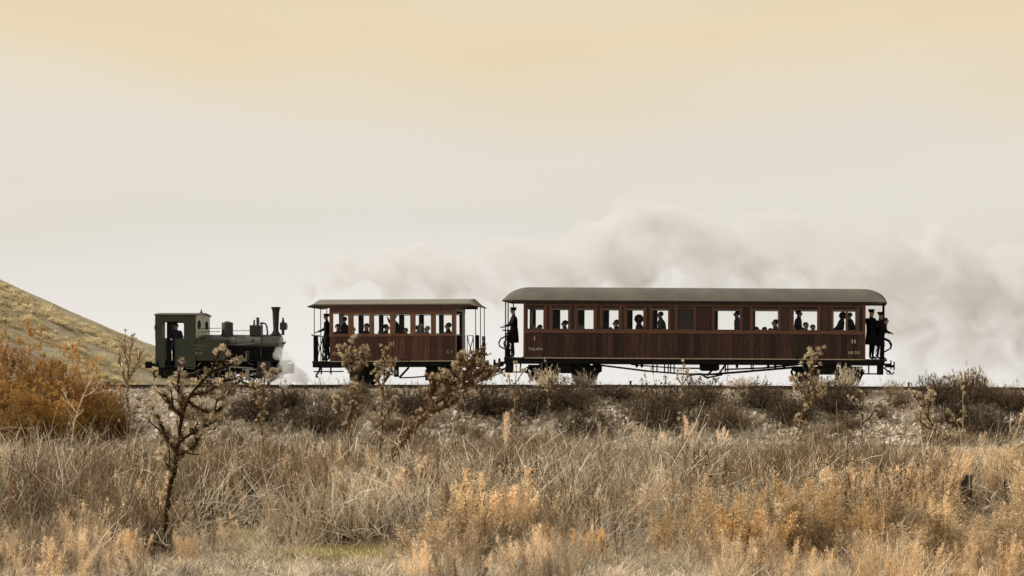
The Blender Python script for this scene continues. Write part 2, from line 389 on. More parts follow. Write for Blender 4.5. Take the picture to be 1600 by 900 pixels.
# ------------------------------------------------------------------ writing
def text(name, body, px, py, h_px, mat, parent, x0, ysurf, width_px=None, z0=0):
    cu = bpy.data.curves.new(name, 'FONT'); cu.body = body; cu.extrude = .003; cu.size = 1; cu.align_x = 'CENTER'; cu.align_y = 'CENTER'; cu.resolution_u = 3
    o = bpy.data.objects.new(name, cu); COL.objects.link(o)
    dg = bpy.context.evaluated_depsgraph_get(); me = bpy.data.meshes.new_from_object(o.evaluated_get(dg)); COL.objects.unlink(o); bpy.data.objects.remove(o)
    co = np.array([v.co for v in me.vertices]); k = 1 / 43.0
    hh = co[:, 1].max() - co[:, 1].min(); ww = co[:, 0].max() - co[:, 0].min(); cx = (co[:, 0].max() + co[:, 0].min()) / 2; cy = (co[:, 1].max() + co[:, 1].min()) / 2
    sy = h_px * k / hh; sx = (width_px * k / ww) if width_px else sy
    for v in me.vertices: v.co = ((v.co.x - cx) * sx, v.co.z - .0, (v.co.y - cy) * sy)
    me.materials.clear(); me.materials.append(mat)
    o = link(name, me, None, parent); o.location = (PX(px) - x0, ysurf - .0045, PZ(py) - z0); return o

# ------------------------------------------------------------------ people
def person(loc, face, pose='stand', clothes='black', hair='dark', cap=False, scale=1.0, label='', lean=0.0, arms='down', group=None, legs='black', turn=0.0, hood=False, bulk=1.0):
    """face: yaw in degrees, 0 = towards +X (right), -90 = towards the camera. One continuous skinned body; hair, cap, eyes are children."""
    V, E, R = [], [], []
    def v(x, y, z, r, p=None):
        V.append(Vector((x, y, z))); R.append(r)
        if p is not None: E.append((p, len(V) - 1))
        return len(V) - 1
    ph = .93 if pose == 'stand' else .56
    pel = v(0, 0, ph, .155)
    ln = lambda h: math.sin(lean) * h; up = lambda h: math.cos(lean) * h
    sp = v(ln(.2), 0, ph + up(.2), .15, pel); ch = v(ln(.42), 0, ph + up(.42), .155, sp)
    nb = v(ln(.53) + .005, 0, ph + up(.525), .095, ch); nk = v(ln(.58) + .015, 0, ph + up(.585), .06, nb)
    hx, hz = ln(.64) + .03, ph + up(.635)
    ct, st = math.cos(turn), math.sin(turn)
    h1 = v(hx, 0, hz, .072, nk); h2 = v(hx - .005, 0, hz + .075, .088, h1); h3 = v(hx - .01, 0, hz + .15, .066, h2)
    v(hx + .105 * ct, .105 * st, hz + .045, .016, h2)       # nose
    hands = []
    for s in (-1, 1):
        sh = v(ln(.49), s * .18, ph + up(.475), .078, ch)
        if arms == 'down': el_, wr = (ln(.3) - .02, s * .25, ph + .21), (ln(.1) + .09, s * .25, ph - .03)
        elif arms == 'rail': el_, wr = (.10 + ln(.3), s * .25, ph + .24), (.34 + ln(.2), s * .17, ph + .16)
        elif arms == 'out': el_, wr = ((.22, s * .24, ph + .25) if s < 0 else (ln(.3), s * .25, ph + .21)), ((.42, s * .16, ph + .17) if s < 0 else (.10, s * .24, ph - .02))
        elif arms == 'up': el_, wr = ((.2, s * .26, ph + .48), (.3, s * .12, ph + .64)) if s > 0 else ((.03, s * .25, ph + .22), (.2, s * .2, ph + .1))
        else: el_, wr = (.06, s * .24, ph + .22), (.27, s * .12, ph + .1)       # lap
        e1 = v(*el_, .058, sh); w1 = v(*wr, .03, e1)
        d = (Vector(wr) - Vector(el_)).normalized(); side = Vector((0, -s, 0)); nrm = d.cross(side).normalized(); W_ = Vector(wr)
        palm = v(*(W_ + d * .055), .033, w1)
        hands.append(W_ + d * .08)
        for k, (off, ln_) in enumerate(((-.03, .062), (-.010, .075), (.010, .07), (.03, .055))):
            f1 = v(*(W_ + d * .095 + side * off), .010, palm); v(*(W_ + d * (.095 + ln_ * .8) + side * off + nrm * .02), .008, f1)
        th = v(*(W_ + d * .05 + side * .045), .012, palm); v(*(W_ + d * .09 + side * .06 + nrm * .02), .009, th)
        hp = v(0, s * .095, ph - .06, .11, pel)
        if pose == 'stand':
            kx = .03 + .05 * (s > 0); kn = v(kx, s * .10, .50, .062, hp); an = v(kx - .05, s * .10, .09, .042, kn)
        else:
            kn = v(.43, s * .12, ph - .02, .066, hp); an = v(.42, s * .12, .09, .042, kn)
        ax = V[an].x; ft = v(ax + .09, s * .12, .045, .04, an); v(ax + .19, s * .125, .035, .03, ft)
    me = bpy.data.meshes.new('person'); me.from_pydata(V, E, [])
    o = bpy.data.objects.new('tmp', me); COL.objects.link(o)
    md = o.modifiers.new('s', 'SKIN'); md.use_smooth_shade = True
    for i, sv in enumerate(me.skin_vertices[0].data): sv.radius = (R[i], R[i]); sv.use_root = i == 0
    o.modifiers.new('u', 'SUBSURF').levels = 1
    dg = bpy.context.evaluated_depsgraph_get(); m2 = bpy.data.meshes.new_from_object(o.evaluated_get(dg))
    bpy.data.objects.remove(o); bpy.data.meshes.remove(me)
    if not m2.polygons: raise RuntimeError('empty body')
    m2.materials.clear()
    for q in (cloth[clothes], skin, cloth[legs], cloth['black']): m2.materials.append(q)
    for p in m2.polygons:
        c = p.center; p.use_smooth = True
        if c.z > ph + up(.585) and abs(c.y) < .14: k = 1
        elif min((c - h).length for h in hands) < .095: k = 1
        elif pose == 'stand' and c.z < .12: k = 3
        elif c.z < ph - .1: k = 2
        else: k = 0
        p.material_index = k
    m2.name = 'person'
    root = link('person', m2); root.location = loc; root.rotation_euler = (0, 0, math.radians(face)); root.scale = (scale * bulk, scale * bulk, scale)
    tag(root, label, 'person', group)
    for s in (-1, 1):
        b = MB().ball((hx + .083 * ct - .03 * s * st, .03 * s * ct + .083 * st, hz + .075), .010, 6, 4).build('eye', eyem, root)
        b = MB().ball((hx - .012, s * .093, hz + .06), (.018, .010, .03), 6, 4).build('ear', skin, root)
    if pose == 'stand' and legs == 'black':
        MB().lathe((0, 0, 0), [(.165, ph + .12), (.185, ph), (.205, ph - .2), (.215, ph - .40), (.19, ph - .41)], 14).build('coat_skirt', cloth[clothes], root).scale = (.82, 1.08, 1)
    rt = Matrix.Rotation(turn, 3, 'Z'); hc = Vector((hx - .012, 0, hz + .09))
    if hood:
        MB().ball(hc + Vector((-.02, 0, -.01)), (.125, .12, .15)).build('hood', cloth[clothes], root)
    elif cap:
        b = MB().lathe((hc.x, hc.y, hc.z + .035), [(.103, -.02), (.105, .035), (.128, .07), (.12, .088), (.02, .092)], 14)
        v0 = [(hc.x + rt @ Vector((.08 * 1, 0, 0))).x if False else 0]
        b.box(hc.x + .075, hc.x + .155, -.06, .06, hc.z + .012, hc.z + .024).build('peaked_cap', cloth['black'], root)
    else:
        MB().ball(hc + Vector((-.024, 0, .022)), (.092, .092, .095)).build('hair', hairm[hair], root)
    return root
# ------------------------------------------------------------------ carriages
def roof_mesh(x0, x1, ez, rise, hw, endl, power, linear=False, th=.05, drop=0.0):
    us = np.concatenate([x0 + endl * np.array([0, .02, .06, .14, .25, .4, .6, .8, 1]), np.linspace(x0 + endl, x1 - endl, 26)[1:-1], x1 - endl * np.array([1, .8, .6, .4, .25, .14, .06, .02, 0])])
    vs_ = np.sin(np.linspace(-1, 1, 23) * np.pi / 2) * hw
    def z(x, y):
        t = min(1, min(x - x0, x1 - x) / endl); e = t if linear else math.sqrt(max(0, 1 - (1 - t) ** 2))
        return ez + rise * e * (1 - abs(y / hw) ** power) - drop * (1 - t)
    nu, nv = len(us), len(vs_); top = [(x, y, z(x, y)) for x in us for y in vs_]; bot = [(x, y, zz - th) for x, y, zz in top]
    n = nu * nv; f = []
    for i in range(nu - 1):
        for j in range(nv - 1):
            a = i * nv + j; f.append((a, a + nv, a + nv + 1, a + 1)); f.append((a + n, a + 1 + n, a + nv + 1 + n, a + nv + n))
    edge = [i * nv for i in range(nu)] + [(nu - 1) * nv + j for j in range(1, nv)] + [i * nv + nv - 1 for i in range(nu - 2, -1, -1)] + [j for j in range(nv - 2, 0, -1)]
    for a, b_ in zip(edge, edge[1:] + edge[:1]): f.append((a, b_, b_ + n, a + n))
    return MB().add(top + bot, f, True)
def wheelset(parent, x, z, r, mat, spoke=False, nm='wheel', yy=(-.50, .50)):
    for y in yy:
        b = MB(); s = -1 if y < 0 else 1
        b.lathe((x, y, z), [(r + .025, -s * .05), (r + .025, -s * .03), (r, -s * .025), (r, s * .045), (r * .86, s * .055), (r * .8, s * .02), (r * .3, s * .03), (r * .28, s * .07), (.02, s * .075)] if s > 0 else
                [(.02, -.075), (r * .28, -.07), (r * .3, -.03), (r * .8, -.02), (r * .86, -.055), (r, -.045), (r, .025), (r + .025, .03), (r + .025, .05), (.02, .05)], 26, 'Y')
        b.build(nm, mat, parent)
    MB().cyl((x, -.5, z), (x, .5, z), .055, n=10).build('axle', blackm, parent)
HW = 1.1                                  # half width of the bodies
def window(parent, xa, xb, za, zb, ysurf, fmat, divider=None, s=-1):
    """window frame proud of the wall, its glass pane a sub-part"""
    fr = MB(); w = .028 if s < 0 else .03; y0, y1 = ysurf + s * .012, ysurf - s * .05
    y0, y1 = min(y0, y1), max(y0, y1)
    fr.box(xa, xa + w, y0, y1, za, zb); fr.box(xb - w, xb, y0, y1, za, zb)
    fr.box(xa + w, xb - w, y0, y1, zb - w, zb); fr.box(xa + w, xb - w, y0, y1, za, za + w)
    if divider: fr.box(divider - .035, divider + .035, y0 + .004, y1 - .004, za + w, zb - w)
    f = fr.build('window_frame', fmat, parent)
    ym = (y0 + y1) / 2
    boxp('pane', glass, f, xa + w, xb - w, ym - .002, ym + .002, za + w, zb - w)

def coach():
    px0, px1 = 818., 1351.4; cxp = (px0 + px1) / 2; x0 = PX(cxp); z0 = -.026
    z = lambda py: PZ(py)
    X = lambda px, y=-1.1: PX(px, y) - x0
    R = empty('passenger_coach', (x0, 0, z0), 'long dark mahogany passenger coach with eleven windows, arched olive roof and open end platforms', 'railway carriage', roty=.0054)
    xa, xb = X(px0), X(px1)
    zf, zs, zw0, zw1, zt = z(558.5), z(520.5), z(513.8), z(480.5), z(470.5)
    wins = [(822.7, 849.7), (861.8, 888.3), (900.8, 928), (940.3, 967), (978, 1005.8), (1018, 1044.5), (1057.5, 1083.7), (1115, 1156), (1175, 1215.9), (1236.8, 1277.3), (1300.8, 1338)]
    # lower side boards, one by one
    n = 62; w = (xb - xa - .16) / n
    pm = MB().box(-w / 2 + .004, w / 2 - .004, -HW, -HW + .045, zf, zs).mesh('side_board')
    random.seed(11)
    for i in range(n):
        p = link('side_board', pm, wood, R); p.location = (xa + .08 + (i + .5) * w, random.uniform(-.004, .004), 0)
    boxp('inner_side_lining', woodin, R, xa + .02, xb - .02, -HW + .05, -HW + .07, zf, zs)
    boxp('far_side_wall', wood, R, xa, xb, HW - .06, HW, zf, z(514.3))
    # window waist rail, cornice, lining
    boxp('waist_rail', woodf, R, xa, xb, -HW - .03, -HW + .06, zs + .002, z(515), bevel=.01)
    boxp('cornice_board', wood, R, xa, xb, -HW - .004, -HW + .06, z(476.8), zt + .08)
    boxp('cornice_moulding', woodf, R, xa, xb, -HW - .03, -HW - .006, z(477.4), z(475.6))
    boxp('far_cornice', wood, R, xa, xb, HW - .06, HW, z(480), zt + .08)
    boxp('floor_lining_strip', creamline, R, xa, xb + .02, -HW - .012, -HW + .04, zf - .036, zf - .003)
    # piers between windows, each a panel with a stile at either side
    edges = [px0] + [e for a, b in wins for e in (a, b)] + [px1]
    for i in range(0, len(edges), 2):
        a, b = X(edges[i]), X(edges[i + 1])
        if i not in (0, len(edges) - 2) or b - a > .2:
            boxp('pier_panel', wood, R, a + .001, b - .001, -HW, -HW + .05, z(515) + .002, z(477) - .004)
            for q in (a + .045, b - .045):
                boxp('pier_stile', woodf, R, q - .04, q + .04, -HW - .022, -HW - .002, z(515) + .002, z(477.6))
            if b - a > .5: boxp('pier_inset', wood, R, a + .14, b - .14, -HW - .012, -HW - .001, z(512), z(482))
        else:
            boxp('pier_panel', wood, R, a, b - .001, -HW, -HW + .05, z(515) + .002, z(477) - .004)
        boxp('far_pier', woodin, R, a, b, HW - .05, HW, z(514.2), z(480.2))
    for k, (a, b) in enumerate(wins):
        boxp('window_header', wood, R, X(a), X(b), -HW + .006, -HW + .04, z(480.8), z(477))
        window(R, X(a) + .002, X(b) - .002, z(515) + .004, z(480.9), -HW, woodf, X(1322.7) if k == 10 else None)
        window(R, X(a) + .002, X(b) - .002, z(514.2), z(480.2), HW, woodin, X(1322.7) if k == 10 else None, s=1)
        if k not in (6,):
            boxp('window_ledge', woodf, R, X(a) + .02, X(b) - .02, -HW - .035, -HW - .024, z(515.6), z(513.6))
    for s, xe, xo in ((1, xa, xa + .05), (-1, xb - .05, xb)):
        for y0 in (-HW + .05, HW - .67 ):
            boxp('end_wall', wood, R, xe if s > 0 else xe, xo, y0, y0 + .62, zf, zt + .12)
        boxp('end_door_header', wood, R, xe + .002, xo - .002, -.43, .43, z(482), zt + .3)
        for y in (-HW - .012, HW - .05): boxp('corner_post', woodf, R, (xa - .014) if s > 0 else (xb - .066), (xa + .066) if s > 0 else (xb + .014), y, y + .062, zf - .02, z(515) - .002 if False else zt + .06)
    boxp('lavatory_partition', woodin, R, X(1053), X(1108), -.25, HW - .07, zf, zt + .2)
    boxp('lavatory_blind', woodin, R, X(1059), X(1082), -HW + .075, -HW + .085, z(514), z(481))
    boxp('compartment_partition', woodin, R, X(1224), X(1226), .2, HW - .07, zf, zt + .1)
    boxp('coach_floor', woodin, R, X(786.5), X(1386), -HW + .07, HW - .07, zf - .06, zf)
    roof_mesh(X(784.6), X(1385.2), z(469.3), .52, 1.22, X(822) - X(784.6), 2.6).build('arched_roof', roofm, R)
    for q in np.linspace(X(850), X(1320), 9):
        MB().lathe((q, .25, z(448)), [(.05, -.1), (.05, .02), (.085, .03), (.08, .06), (.01, .08)], 12).build('roof_vent', roofm, R) if False else None
    boxp('gutter_strip', blackm, R, X(800), X(1370), -1.235, -1.215, z(470.6), z(469.4))
    # seats
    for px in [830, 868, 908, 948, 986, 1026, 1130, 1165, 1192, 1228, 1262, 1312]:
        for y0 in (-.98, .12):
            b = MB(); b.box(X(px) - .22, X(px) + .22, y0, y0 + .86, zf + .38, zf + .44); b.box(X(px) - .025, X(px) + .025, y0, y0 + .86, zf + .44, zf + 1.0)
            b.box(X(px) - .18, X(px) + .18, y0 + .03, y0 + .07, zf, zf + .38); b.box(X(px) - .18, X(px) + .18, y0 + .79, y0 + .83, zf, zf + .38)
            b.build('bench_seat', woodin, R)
    # underframe
    boxp('sole_bar', black, R, X(800), X(1375), -1.07, -.95, z(568), z(560.3)); boxp('sole_bar', black, R, X(800), X(1375), .95, 1.07, z(568), z(560.3))
    for xc in (X(877), X(1292)):
        for dx in (-30 / 43, 30 / 43):
            wheelset(R, xc + dx, .385, .385, blackm)
        for y in (-.78, .70):
            b = MB(); b.prism([(xc - 1.25, .72), (xc + 1.28, .72), (xc + 1.28, .50), (xc + 1.05, .36), (xc + .3, .42), (xc - .3, .42), (xc - 1.05, .36), (xc - 1.22, .55)], y, y + .08)
            b.build('bogie_frame', black, R)
        for dx in (-.7, .7):
            b = MB().box(xc + dx - .13, xc + dx + .13, -.92, -.785, .22, .52); b.cyl((xc + dx, -.925, .37), (xc + dx, -.96, .37), .09); b.build('axle_box', black, R)
            b = MB()
            for k in range(5): b.box(xc + dx - .38 + k * .06, xc + dx + .38 - k * .06, -.90, -.82, .56 + k * .028, .583 + k * .028)
            b.build('leaf_spring', black, R)
            MB().prism([(xc + dx - .25, .42), (xc + dx + .25, .42), (xc + dx + .16, .12), (xc + dx - .16, .12)], -.76, -.70).build('axle_guard', black, R)
        for sx in (-1, 1):
            b = MB().tube([(xc + sx * 1.22, -.62, .7), (xc + sx * 1.3, -.62, .5), (xc + sx * 1.18, -.62, .2)], .045, 6); b.box(xc + sx * 1.14 - .05, xc + sx * 1.14 + .05, -.66, -.54, .12, .45); b.build('brake_block', black, R)
        boxp('bogie_bolster', black, R, xc - .35, xc + .35, -.95, .95, .45, .80)
        MB().box(xc - 1.2, xc + 1.2, -.6, .6, .52, .66).build('bogie_floor', black, R)
    for y in (-.9, .9):
        T = lambda px, py: (X(px), y, z(py))
        MB().tube([T(925, 569), T(1010, 579), T(1070, 583.5), T(1108, 583.5), T(1160, 579), T(1243, 571.5)], .032, 6).build('truss_rod', black, R)
        MB().tube([T(985, 569), T(1048, 573.6), T(1060, 574), T(1092, 574)], .022, 6).build('brake_rod', black, R)
        MB().tube([T(1130, 575.5), T(1190, 573), T(1245, 567.5)], .022, 6).build('brake_rod', black, R)
        for p, q in ((1019.6, 579.6), (1037.5, 581), (1047, 582), (1133, 582), (1173.5, 576)):
            MB().bar(T(p, 567), T(p, q), .045).build('queen_post', black, R)
    for p in (994, 1002, 1151, 1200, 1211, 1225): MB().lathe((X(p), -.9, z(570.5)), [(.02, -.07), (.05, -.05), (.05, .03), (.03, .06)], 8).build('pipe_hanger', black, R)
    MB().cyl((X(1094), -.5, z(572)), (X(1119), -.5, z(572)), .15, n=14).build('vacuum_cylinder', black, R)
    b = MB().box(X(1092), X(1121), -.80, .2, z(577), z(567)); b.build('battery_box', black, R)
    b = MB(); b.bar((X(1120), -.86, z(568)), (X(1104), -.86, z(586)), .07); b.bar((X(1104), -.86, z(589)), (X(1128), -.86, z(584)), .06); b.bar((X(1133), -.86, z(568)), (X(1122), -.86, z(584)), .07); b.build('brake_lever', black, R)
    MB().tube([(X(1076), -.88, z(586)), (X(1084), -.88, z(583.5)), (X(1095), -.88, z(583)), (X(1102), -.88, z(588)), (X(1107), -.88, z(589.5))], .04, 6).build('drag_link', black, R)
    # end platforms
    for s, f in ((-1, lambda p, y=-1.1: X(p, y)), (1, lambda p, y=-1.1: X(2169.4 - p, y))):
        q = f
        lo, hi = sorted((q(787), q(817.5)))
        boxp('platform_beam', black, R, lo, hi, -1.03, 1.03, z(568), z(559.8) if False else z(560.2))
        for y in (-.98, -.35):
            MB().cyl((q(788.6), y, z(559)), (q(788.6), y, z(469) ), .022, n=6).build('roof_pillar', black, R)
        MB().cyl((q(788.6), .98, z(559)), (q(788.6), .98, z(469)), .022, n=6).build('roof_pillar', black, R)
        b = MB().cyl((q(791.5), -.72, z(560)), (q(791.5), -.72, z(517)), .05, n=8); b.box(q(791.5) - .07, q(791.5) + .07, -.80, -.64, z(560), z(545)); b.build('brake_column', black, R)
        b = MB().ring((q(790), -.72, z(516.2)), .17, .022, 18, 6, 'Z'); b.bar((q(790) - .17, -.72, z(516.2)), (q(790) + .17, -.72, z(516.2)), .03); b.build('brake_wheel', black, R)
        for y in (-.95, -.5, .5, .95):
            b = MB(); b.bar((q(788.8), y, z(559)), (q(788.8), y, z(520)), .035); b.build('railing_post', black, R)
        for y0, y1 in ((-.95, -.5), (.5, .95)):
            b = MB(); b.bar((q(789.5), y0, z(521)), (q(789.5), y1, z(521)), .03); b.bar((q(789.5), y0, z(540)), (q(789.5), y1, z(540)), .025); b.bar((q(789.2), y0, z(557)), (q(789.2), y1, z(521)), .02); b.bar((q(789.8), y1, z(557)), (q(789.8), y0, z(521)), .02); b.build('end_railing', black, R)
        b = MB(); b.bar((q(790), -.99, z(523)), (q(801), -.99, z(556)), .022); b.bar((q(801), -.99, z(523)), (q(790), -.99, z(556)), .022); b.bar((q(801), -.99, z(521)), (q(801), -.99, z(559)), .025)
        b.ring((q(796), -.99, z(545)), .09, .012, 12, 5); b.build('side_gate', black, R)
        for y in (-.62, .62):
            b = MB().tube([(q(788), y, z(525)), (q(779.5), y, z(529)), (q(776), y, z(535)), (q(777), y, z(541)), (q(788), y, z(547))], .028, 6); b.build('swing_handrail', black, R)
            b = MB().cyl((q(787), y, z(567)), (q(778), y, z(567)), .05, n=8); b.cyl((q(778), y, z(567)), (q(776), y, z(567)), .17, n=16); b.build('buffer', blackm, R) if y < 0 else None
        b = MB().cyl((q(787, 0), 0, z(569)), (q(773, 0), 0, z(569)), .05, n=8); b.cyl((q(773.5, 0), 0, z(568.5)), (q(771.5, 0), 0, z(568.5)), .16, n=14); b.build('central_buffer', blackm, R)
        b = MB().tube([(q(788), -.1, z(571)), (q(781), -.1, z(577)), (q(774), -.1, z(582)), (q(771), -.1, z(578))], .03, 6); b.ring((q(780), -.1, z(579)), .07, .018, 10, 5); b.build('coupling_hook', black, R)
        if s < 0: MB().tube([(q(786, 0), 0, z(571)), (q(772, 0), 0, z(573)), (q(750, 0), 0, z(571))], .035, 6).build('drawbar', black, R)
        b = MB(); lo, hi = sorted((q(789), q(799)))
        b.box(lo, hi, -.98, -.55, z(583), z(568.2)); b.build('platform_step_box', black, R)
        b = MB(); lo, hi = sorted((q(797), q(826))); b.box(lo, hi, -1.0, -.72, z(582.5), z(580.5)); b.bar((q(812), -.9, z(568)), (q(812), -.9, z(581)), .05); b.build('footboard', black, R)
        b = MB().tube([(q(826), -.9, z(577)), (q(822), -.9, z(574)), (q(819), -.9, z(577)), (q(821), -.9, z(583)), (q(826), -.9, z(582))], .025, 5); b.build('brake_hose', black, R)
    ys = -HW - .006
    kw = dict(parent=R, x0=x0, ysurf=ys, z0=0)
    text('class_numeral', 'I', 835, 529, 6.2, cream, width_px=1.2, **kw)
    text('coach_name', 'TAJUÑA', 836.5, 545.6, 6.4, cream, width_px=23, **kw)
    text('class_numeral', 'II', 1333.5, 531, 5.8, cream, width_px=6, **kw)
    text('coach_number', 'AB 201', 1334, 548.6, 4.6, cream, width_px=18.5, **kw)
    return R, x0, z0, zf
def small_coach():
    px0, px1 = 515.3, 711.8; cxp = (px0 + px1) / 2; x0 = PX(cxp); z = PZ
    X = lambda px: PX(px) - x0
    R = empty('passenger_carriage', (x0, 0, 0), 'short red brown third class carriage with six windows, flat olive roof and lattice railings', 'railway carriage', roty=-.005)
    xa, xb = X(px0), X(px1)
    zf, zs, zw0, zw1, zt = z(563.6), z(526), z(521.5), z(489), z(478)
    wins = [(519.6, 545.8), (551.6, 578.6), (583.5, 611), (616.8, 642.8), (648.4, 675), (680.2, 707.7)]
    n = 20; w = (xb - xa) / n; pm = MB().box(-w / 2 + .005, w / 2 - .005, -HW, -HW + .045, zf, zs).mesh('side_board')
    random.seed(5)
    for i in range(n):
        p = link('side_board', pm, wood2, R); p.location = (xa + (i + .5) * w, random.uniform(-.004, .004), 0)
    boxp('inner_side_lining', woodin, R, xa + .02, xb - .02, -HW + .05, -HW + .07, zf, zs)
    boxp('far_side_wall', wood2, R, xa, xb, HW - .06, HW, zf, z(522.2))
    boxp('waist_rail', woodf2, R, xa - .01, xb + .01, -HW - .03, -HW + .06, zs + .002, z(522.5), bevel=.01)
    boxp('frieze_board', wood2, R, xa, xb, -HW - .002, -HW + .05, z(488), z(476.5))
    boxp('frieze_moulding', woodf2, R, xa, xb, -HW - .02, -HW - .004, z(489), z(487))
    boxp('far_frieze', wood2, R, xa, xb, HW - .05, HW, z(488.4), z(476))
    boxp('floor_lining_strip', creamline, R, xa - .01, xb + .02, -HW - .012, -HW + .04, zf - .034, zf - .003)
    edges = [px0] + [e for a, b in wins for e in (a, b)] + [px1]
    for i in range(0, len(edges), 2):
        a, b = X(edges[i]), X(edges[i + 1])
        boxp('window_post', woodf2, R, a, b, -HW - .012, -HW + .05, z(522.5) + .002, z(489) - .002)
        boxp('far_window_post', wood2, R, a - .09, b - .10, HW - .05, HW, z(522) , z(488.6))
    for a, b in wins:
        window(R, X(a) + .002, X(b) - .002, z(522.5) + .004, z(489.2), -HW, woodf2)
        window(R, X(a) - .098, X(b) - .092, z(522), z(488.8), HW, woodin, s=1)
    for s, xe in ((1, xa), (-1, xb - .05)):
        for y0 in (-HW + .052, HW - .67):
            boxp('end_wall', wood2, R, xe, xe + .05, y0, y0 + .615, zf, z(478)) if y0 > 0 else boxp('end_wall', woodf2, R, xe, xe + .05, y0, y0 + .22, zf, z(478))
        boxp('end_wall_header', wood2, R, xe + .002, xe + .048, -.83, .43, z(486), z(471))
    boxp('carriage_floor', woodin, R, X(487), X(746), -HW + .07, HW - .07, zf - .06, zf)
    roof_mesh(X(482.2), X(745), z(475), .215, 1.22, X(492.5) - X(482.2), 2.0, linear=True, drop=.06).build('flat_arched_roof', roofm2, R)
    boxp('roof_edge_beam', wood2, R, X(500), X(732), -HW - .04, -HW + .02, z(480.6), z(476.6)); boxp('roof_edge_beam', wood2, R, X(500), X(732), HW - .02, HW + .04, z(480.6), z(476.6))
    for px in (533, 565, 597, 630, 661, 692):
        for y0 in (-.98, .18):
            b = MB(); b.box(X(px) - .2, X(px) + .2, y0, y0 + .8, zf + .38, zf + .43); b.box(X(px) - .02, X(px) + .02, y0, y0 + .8, zf + .43, zf + .92)
            b.box(X(px) - .18, X(px) + .18, y0 + .03, y0 + .07, zf, zf + .38); b.build('bench_seat', woodin, R)
    for y in (-1.05, .97): boxp('sole_bar', black, R, X(497), X(738), y, y + .08, z(573), z(565.2))
    for px in (564, 683):
        xc = X(px); wheelset(R, xc, .385, .385, blackm)
        for y in (-.78, .70):
            MB().prism([(xc - .5, .66), (xc + .5, .66), (xc + .2, .15), (xc - .2, .15)], y, y + .07).build('axle_guard', black, R)
        b = MB().box(xc - .13, xc + .13, -.92, -.785, .24, .50); b.cyl((xc, -.925, .37), (xc, -.96, .37), .08); b.build('axle_box', black, R)
        b = MB()
        for k in range(5): b.box(xc - .46 + k * .07, xc + .46 - k * .07, -.90, -.82, .52 + k * .026, .543 + k * .026)
        b.build('leaf_spring', black, R)
        for sx in (-1, 1): MB().box(xc + sx * .46 - .06, xc + sx * .46 + .06, -.62, -.50, .15, .55).build('brake_block', black, R)
    y = -.85; T = lambda px, py: (X(px), y, z(py))
    b = MB(); b.bar(T(617.5, 573), T(617.5, 589), .15); b.bar(T(637, 574), T(622, 590), .07); b.bar(T(606, 574), T(616, 584), .07); b.build('brake_hanger', black, R)
    MB().tube([T(622, 590.3), T(640, 590), T(667, 588)], .025, 6).build('brake_rod', black, R)
    MB().tube([T(577, 585), T(596, 583), T(614, 586)], .022, 6).build('brake_rod', black, R)
    for s in (0, 1):
        q = (lambda p: X(p)) if not s else (lambda p: X(1233.5 - p))
        lo, hi = sorted((q(488), q(514.9) if not s else X(712.2))); boxp('platform_beam', black, R, lo, hi, -1.04, 1.04, z(573.5), z(565.4))
        for p, yy in ((490.5, -1.0), (500.6, -1.0) if not s else (490.5, .1)): MB().cyl((q(p), yy, z(565)), (q(p), yy, z(476)), .016, n=6).build('roof_pillar', black, R)
        MB().cyl((q(490.5), 1.0, z(565)), (q(490.5), 1.0, z(476)), .016, n=6).build('roof_pillar', black, R)
        b = MB().box(q(490.6) - .06, q(490.6) + .06, -.78, -.66, z(565), z(525)); b.cyl((q(490.6), -.72, z(565)), (q(490.6), -.72, z(523.5)), .035, n=8); b.build('brake_column', black, R)
        b = MB().bar((q(483.3), -.72, z(523.4)), (q(496.5), -.72, z(523.4)), .03); b.cyl((q(484.2), -.72, z(523.4)), (q(484.2), -.72, z(521)), .02, n=6); b.build('brake_handle', black, R) if not s else None
        for y0, y1 in ((-.98, -.42), (.42, .98)):
            b = MB(); a_ = q(489.6)
            for yy in (y0, y1): b.bar((a_, yy, z(565)), (a_, yy, z(524)), .03)
            b.bar((a_, y0, z(524.5)), (a_, y1, z(524.5)), .028)
            for k in range(4):
                ya = y0 + (y1 - y0) * k / 4; yb = y0 + (y1 - y0) * (k + 1) / 4
                b.bar((a_ - .004, ya, z(564)), (a_ - .004, yb, z(545)), .014); b.bar((a_ + .004, yb, z(564)), (a_ + .004, ya, z(545)), .014); b.bar((a_ - .004, ya, z(545)), (a_ - .004, yb, z(526)), .014); b.bar((a_ + .004, yb, z(545)), (a_ + .004, ya, z(526)), .014)
            b.build('lattice_railing', black, R)
        b = MB()
        for k, (u, v_) in enumerate(((494.5, 503.5), (503.5, 494.5))):
            m_ = (u + v_) / 2
            b.tube([(q(u), -.99 + .01 * k, z(564)), (q((u + m_) / 2 + (u - m_) * .2), -.99 + .01 * k, z(555)), (q(m_), -.99 + .01 * k, z(544)), (q((v_ + m_) / 2 + (v_ - m_) * .2), -.99 + .01 * k, z(534)), (q(v_), -.99 + .01 * k, z(525))], .017, 5)
        b.bar((q(493.6), -1.0, z(525)), (q(504.4), -1.0, z(525)), .024); b.bar((q(503.8), -1.0, z(525)), (q(503.8), -1.0, z(565)), .022); b.bar((q(494.2), -1.0, z(525)), (q(494.2), -1.0, z(565)), .022); b.build('side_gate', black, R)
        b = MB(); lo, hi = sorted((q(489), q(534))); b.box(lo, hi, -1.0, -.76, z(580.8), z(579)); 
        for p in (500, 515): b.bar((q(p), -.88, z(573)), (q(p), -.88, z(584)), .05)
        b.build('footboard', black, R)
        b = MB().cyl((q(488), 0, z(569)), (q(479), 0, z(569)), .05, n=8); b.cyl((q(480), 0, z(569)), (q(477.5), 0, z(569)), .15, n=14); b.build('central_buffer', blackm, R) if s else None
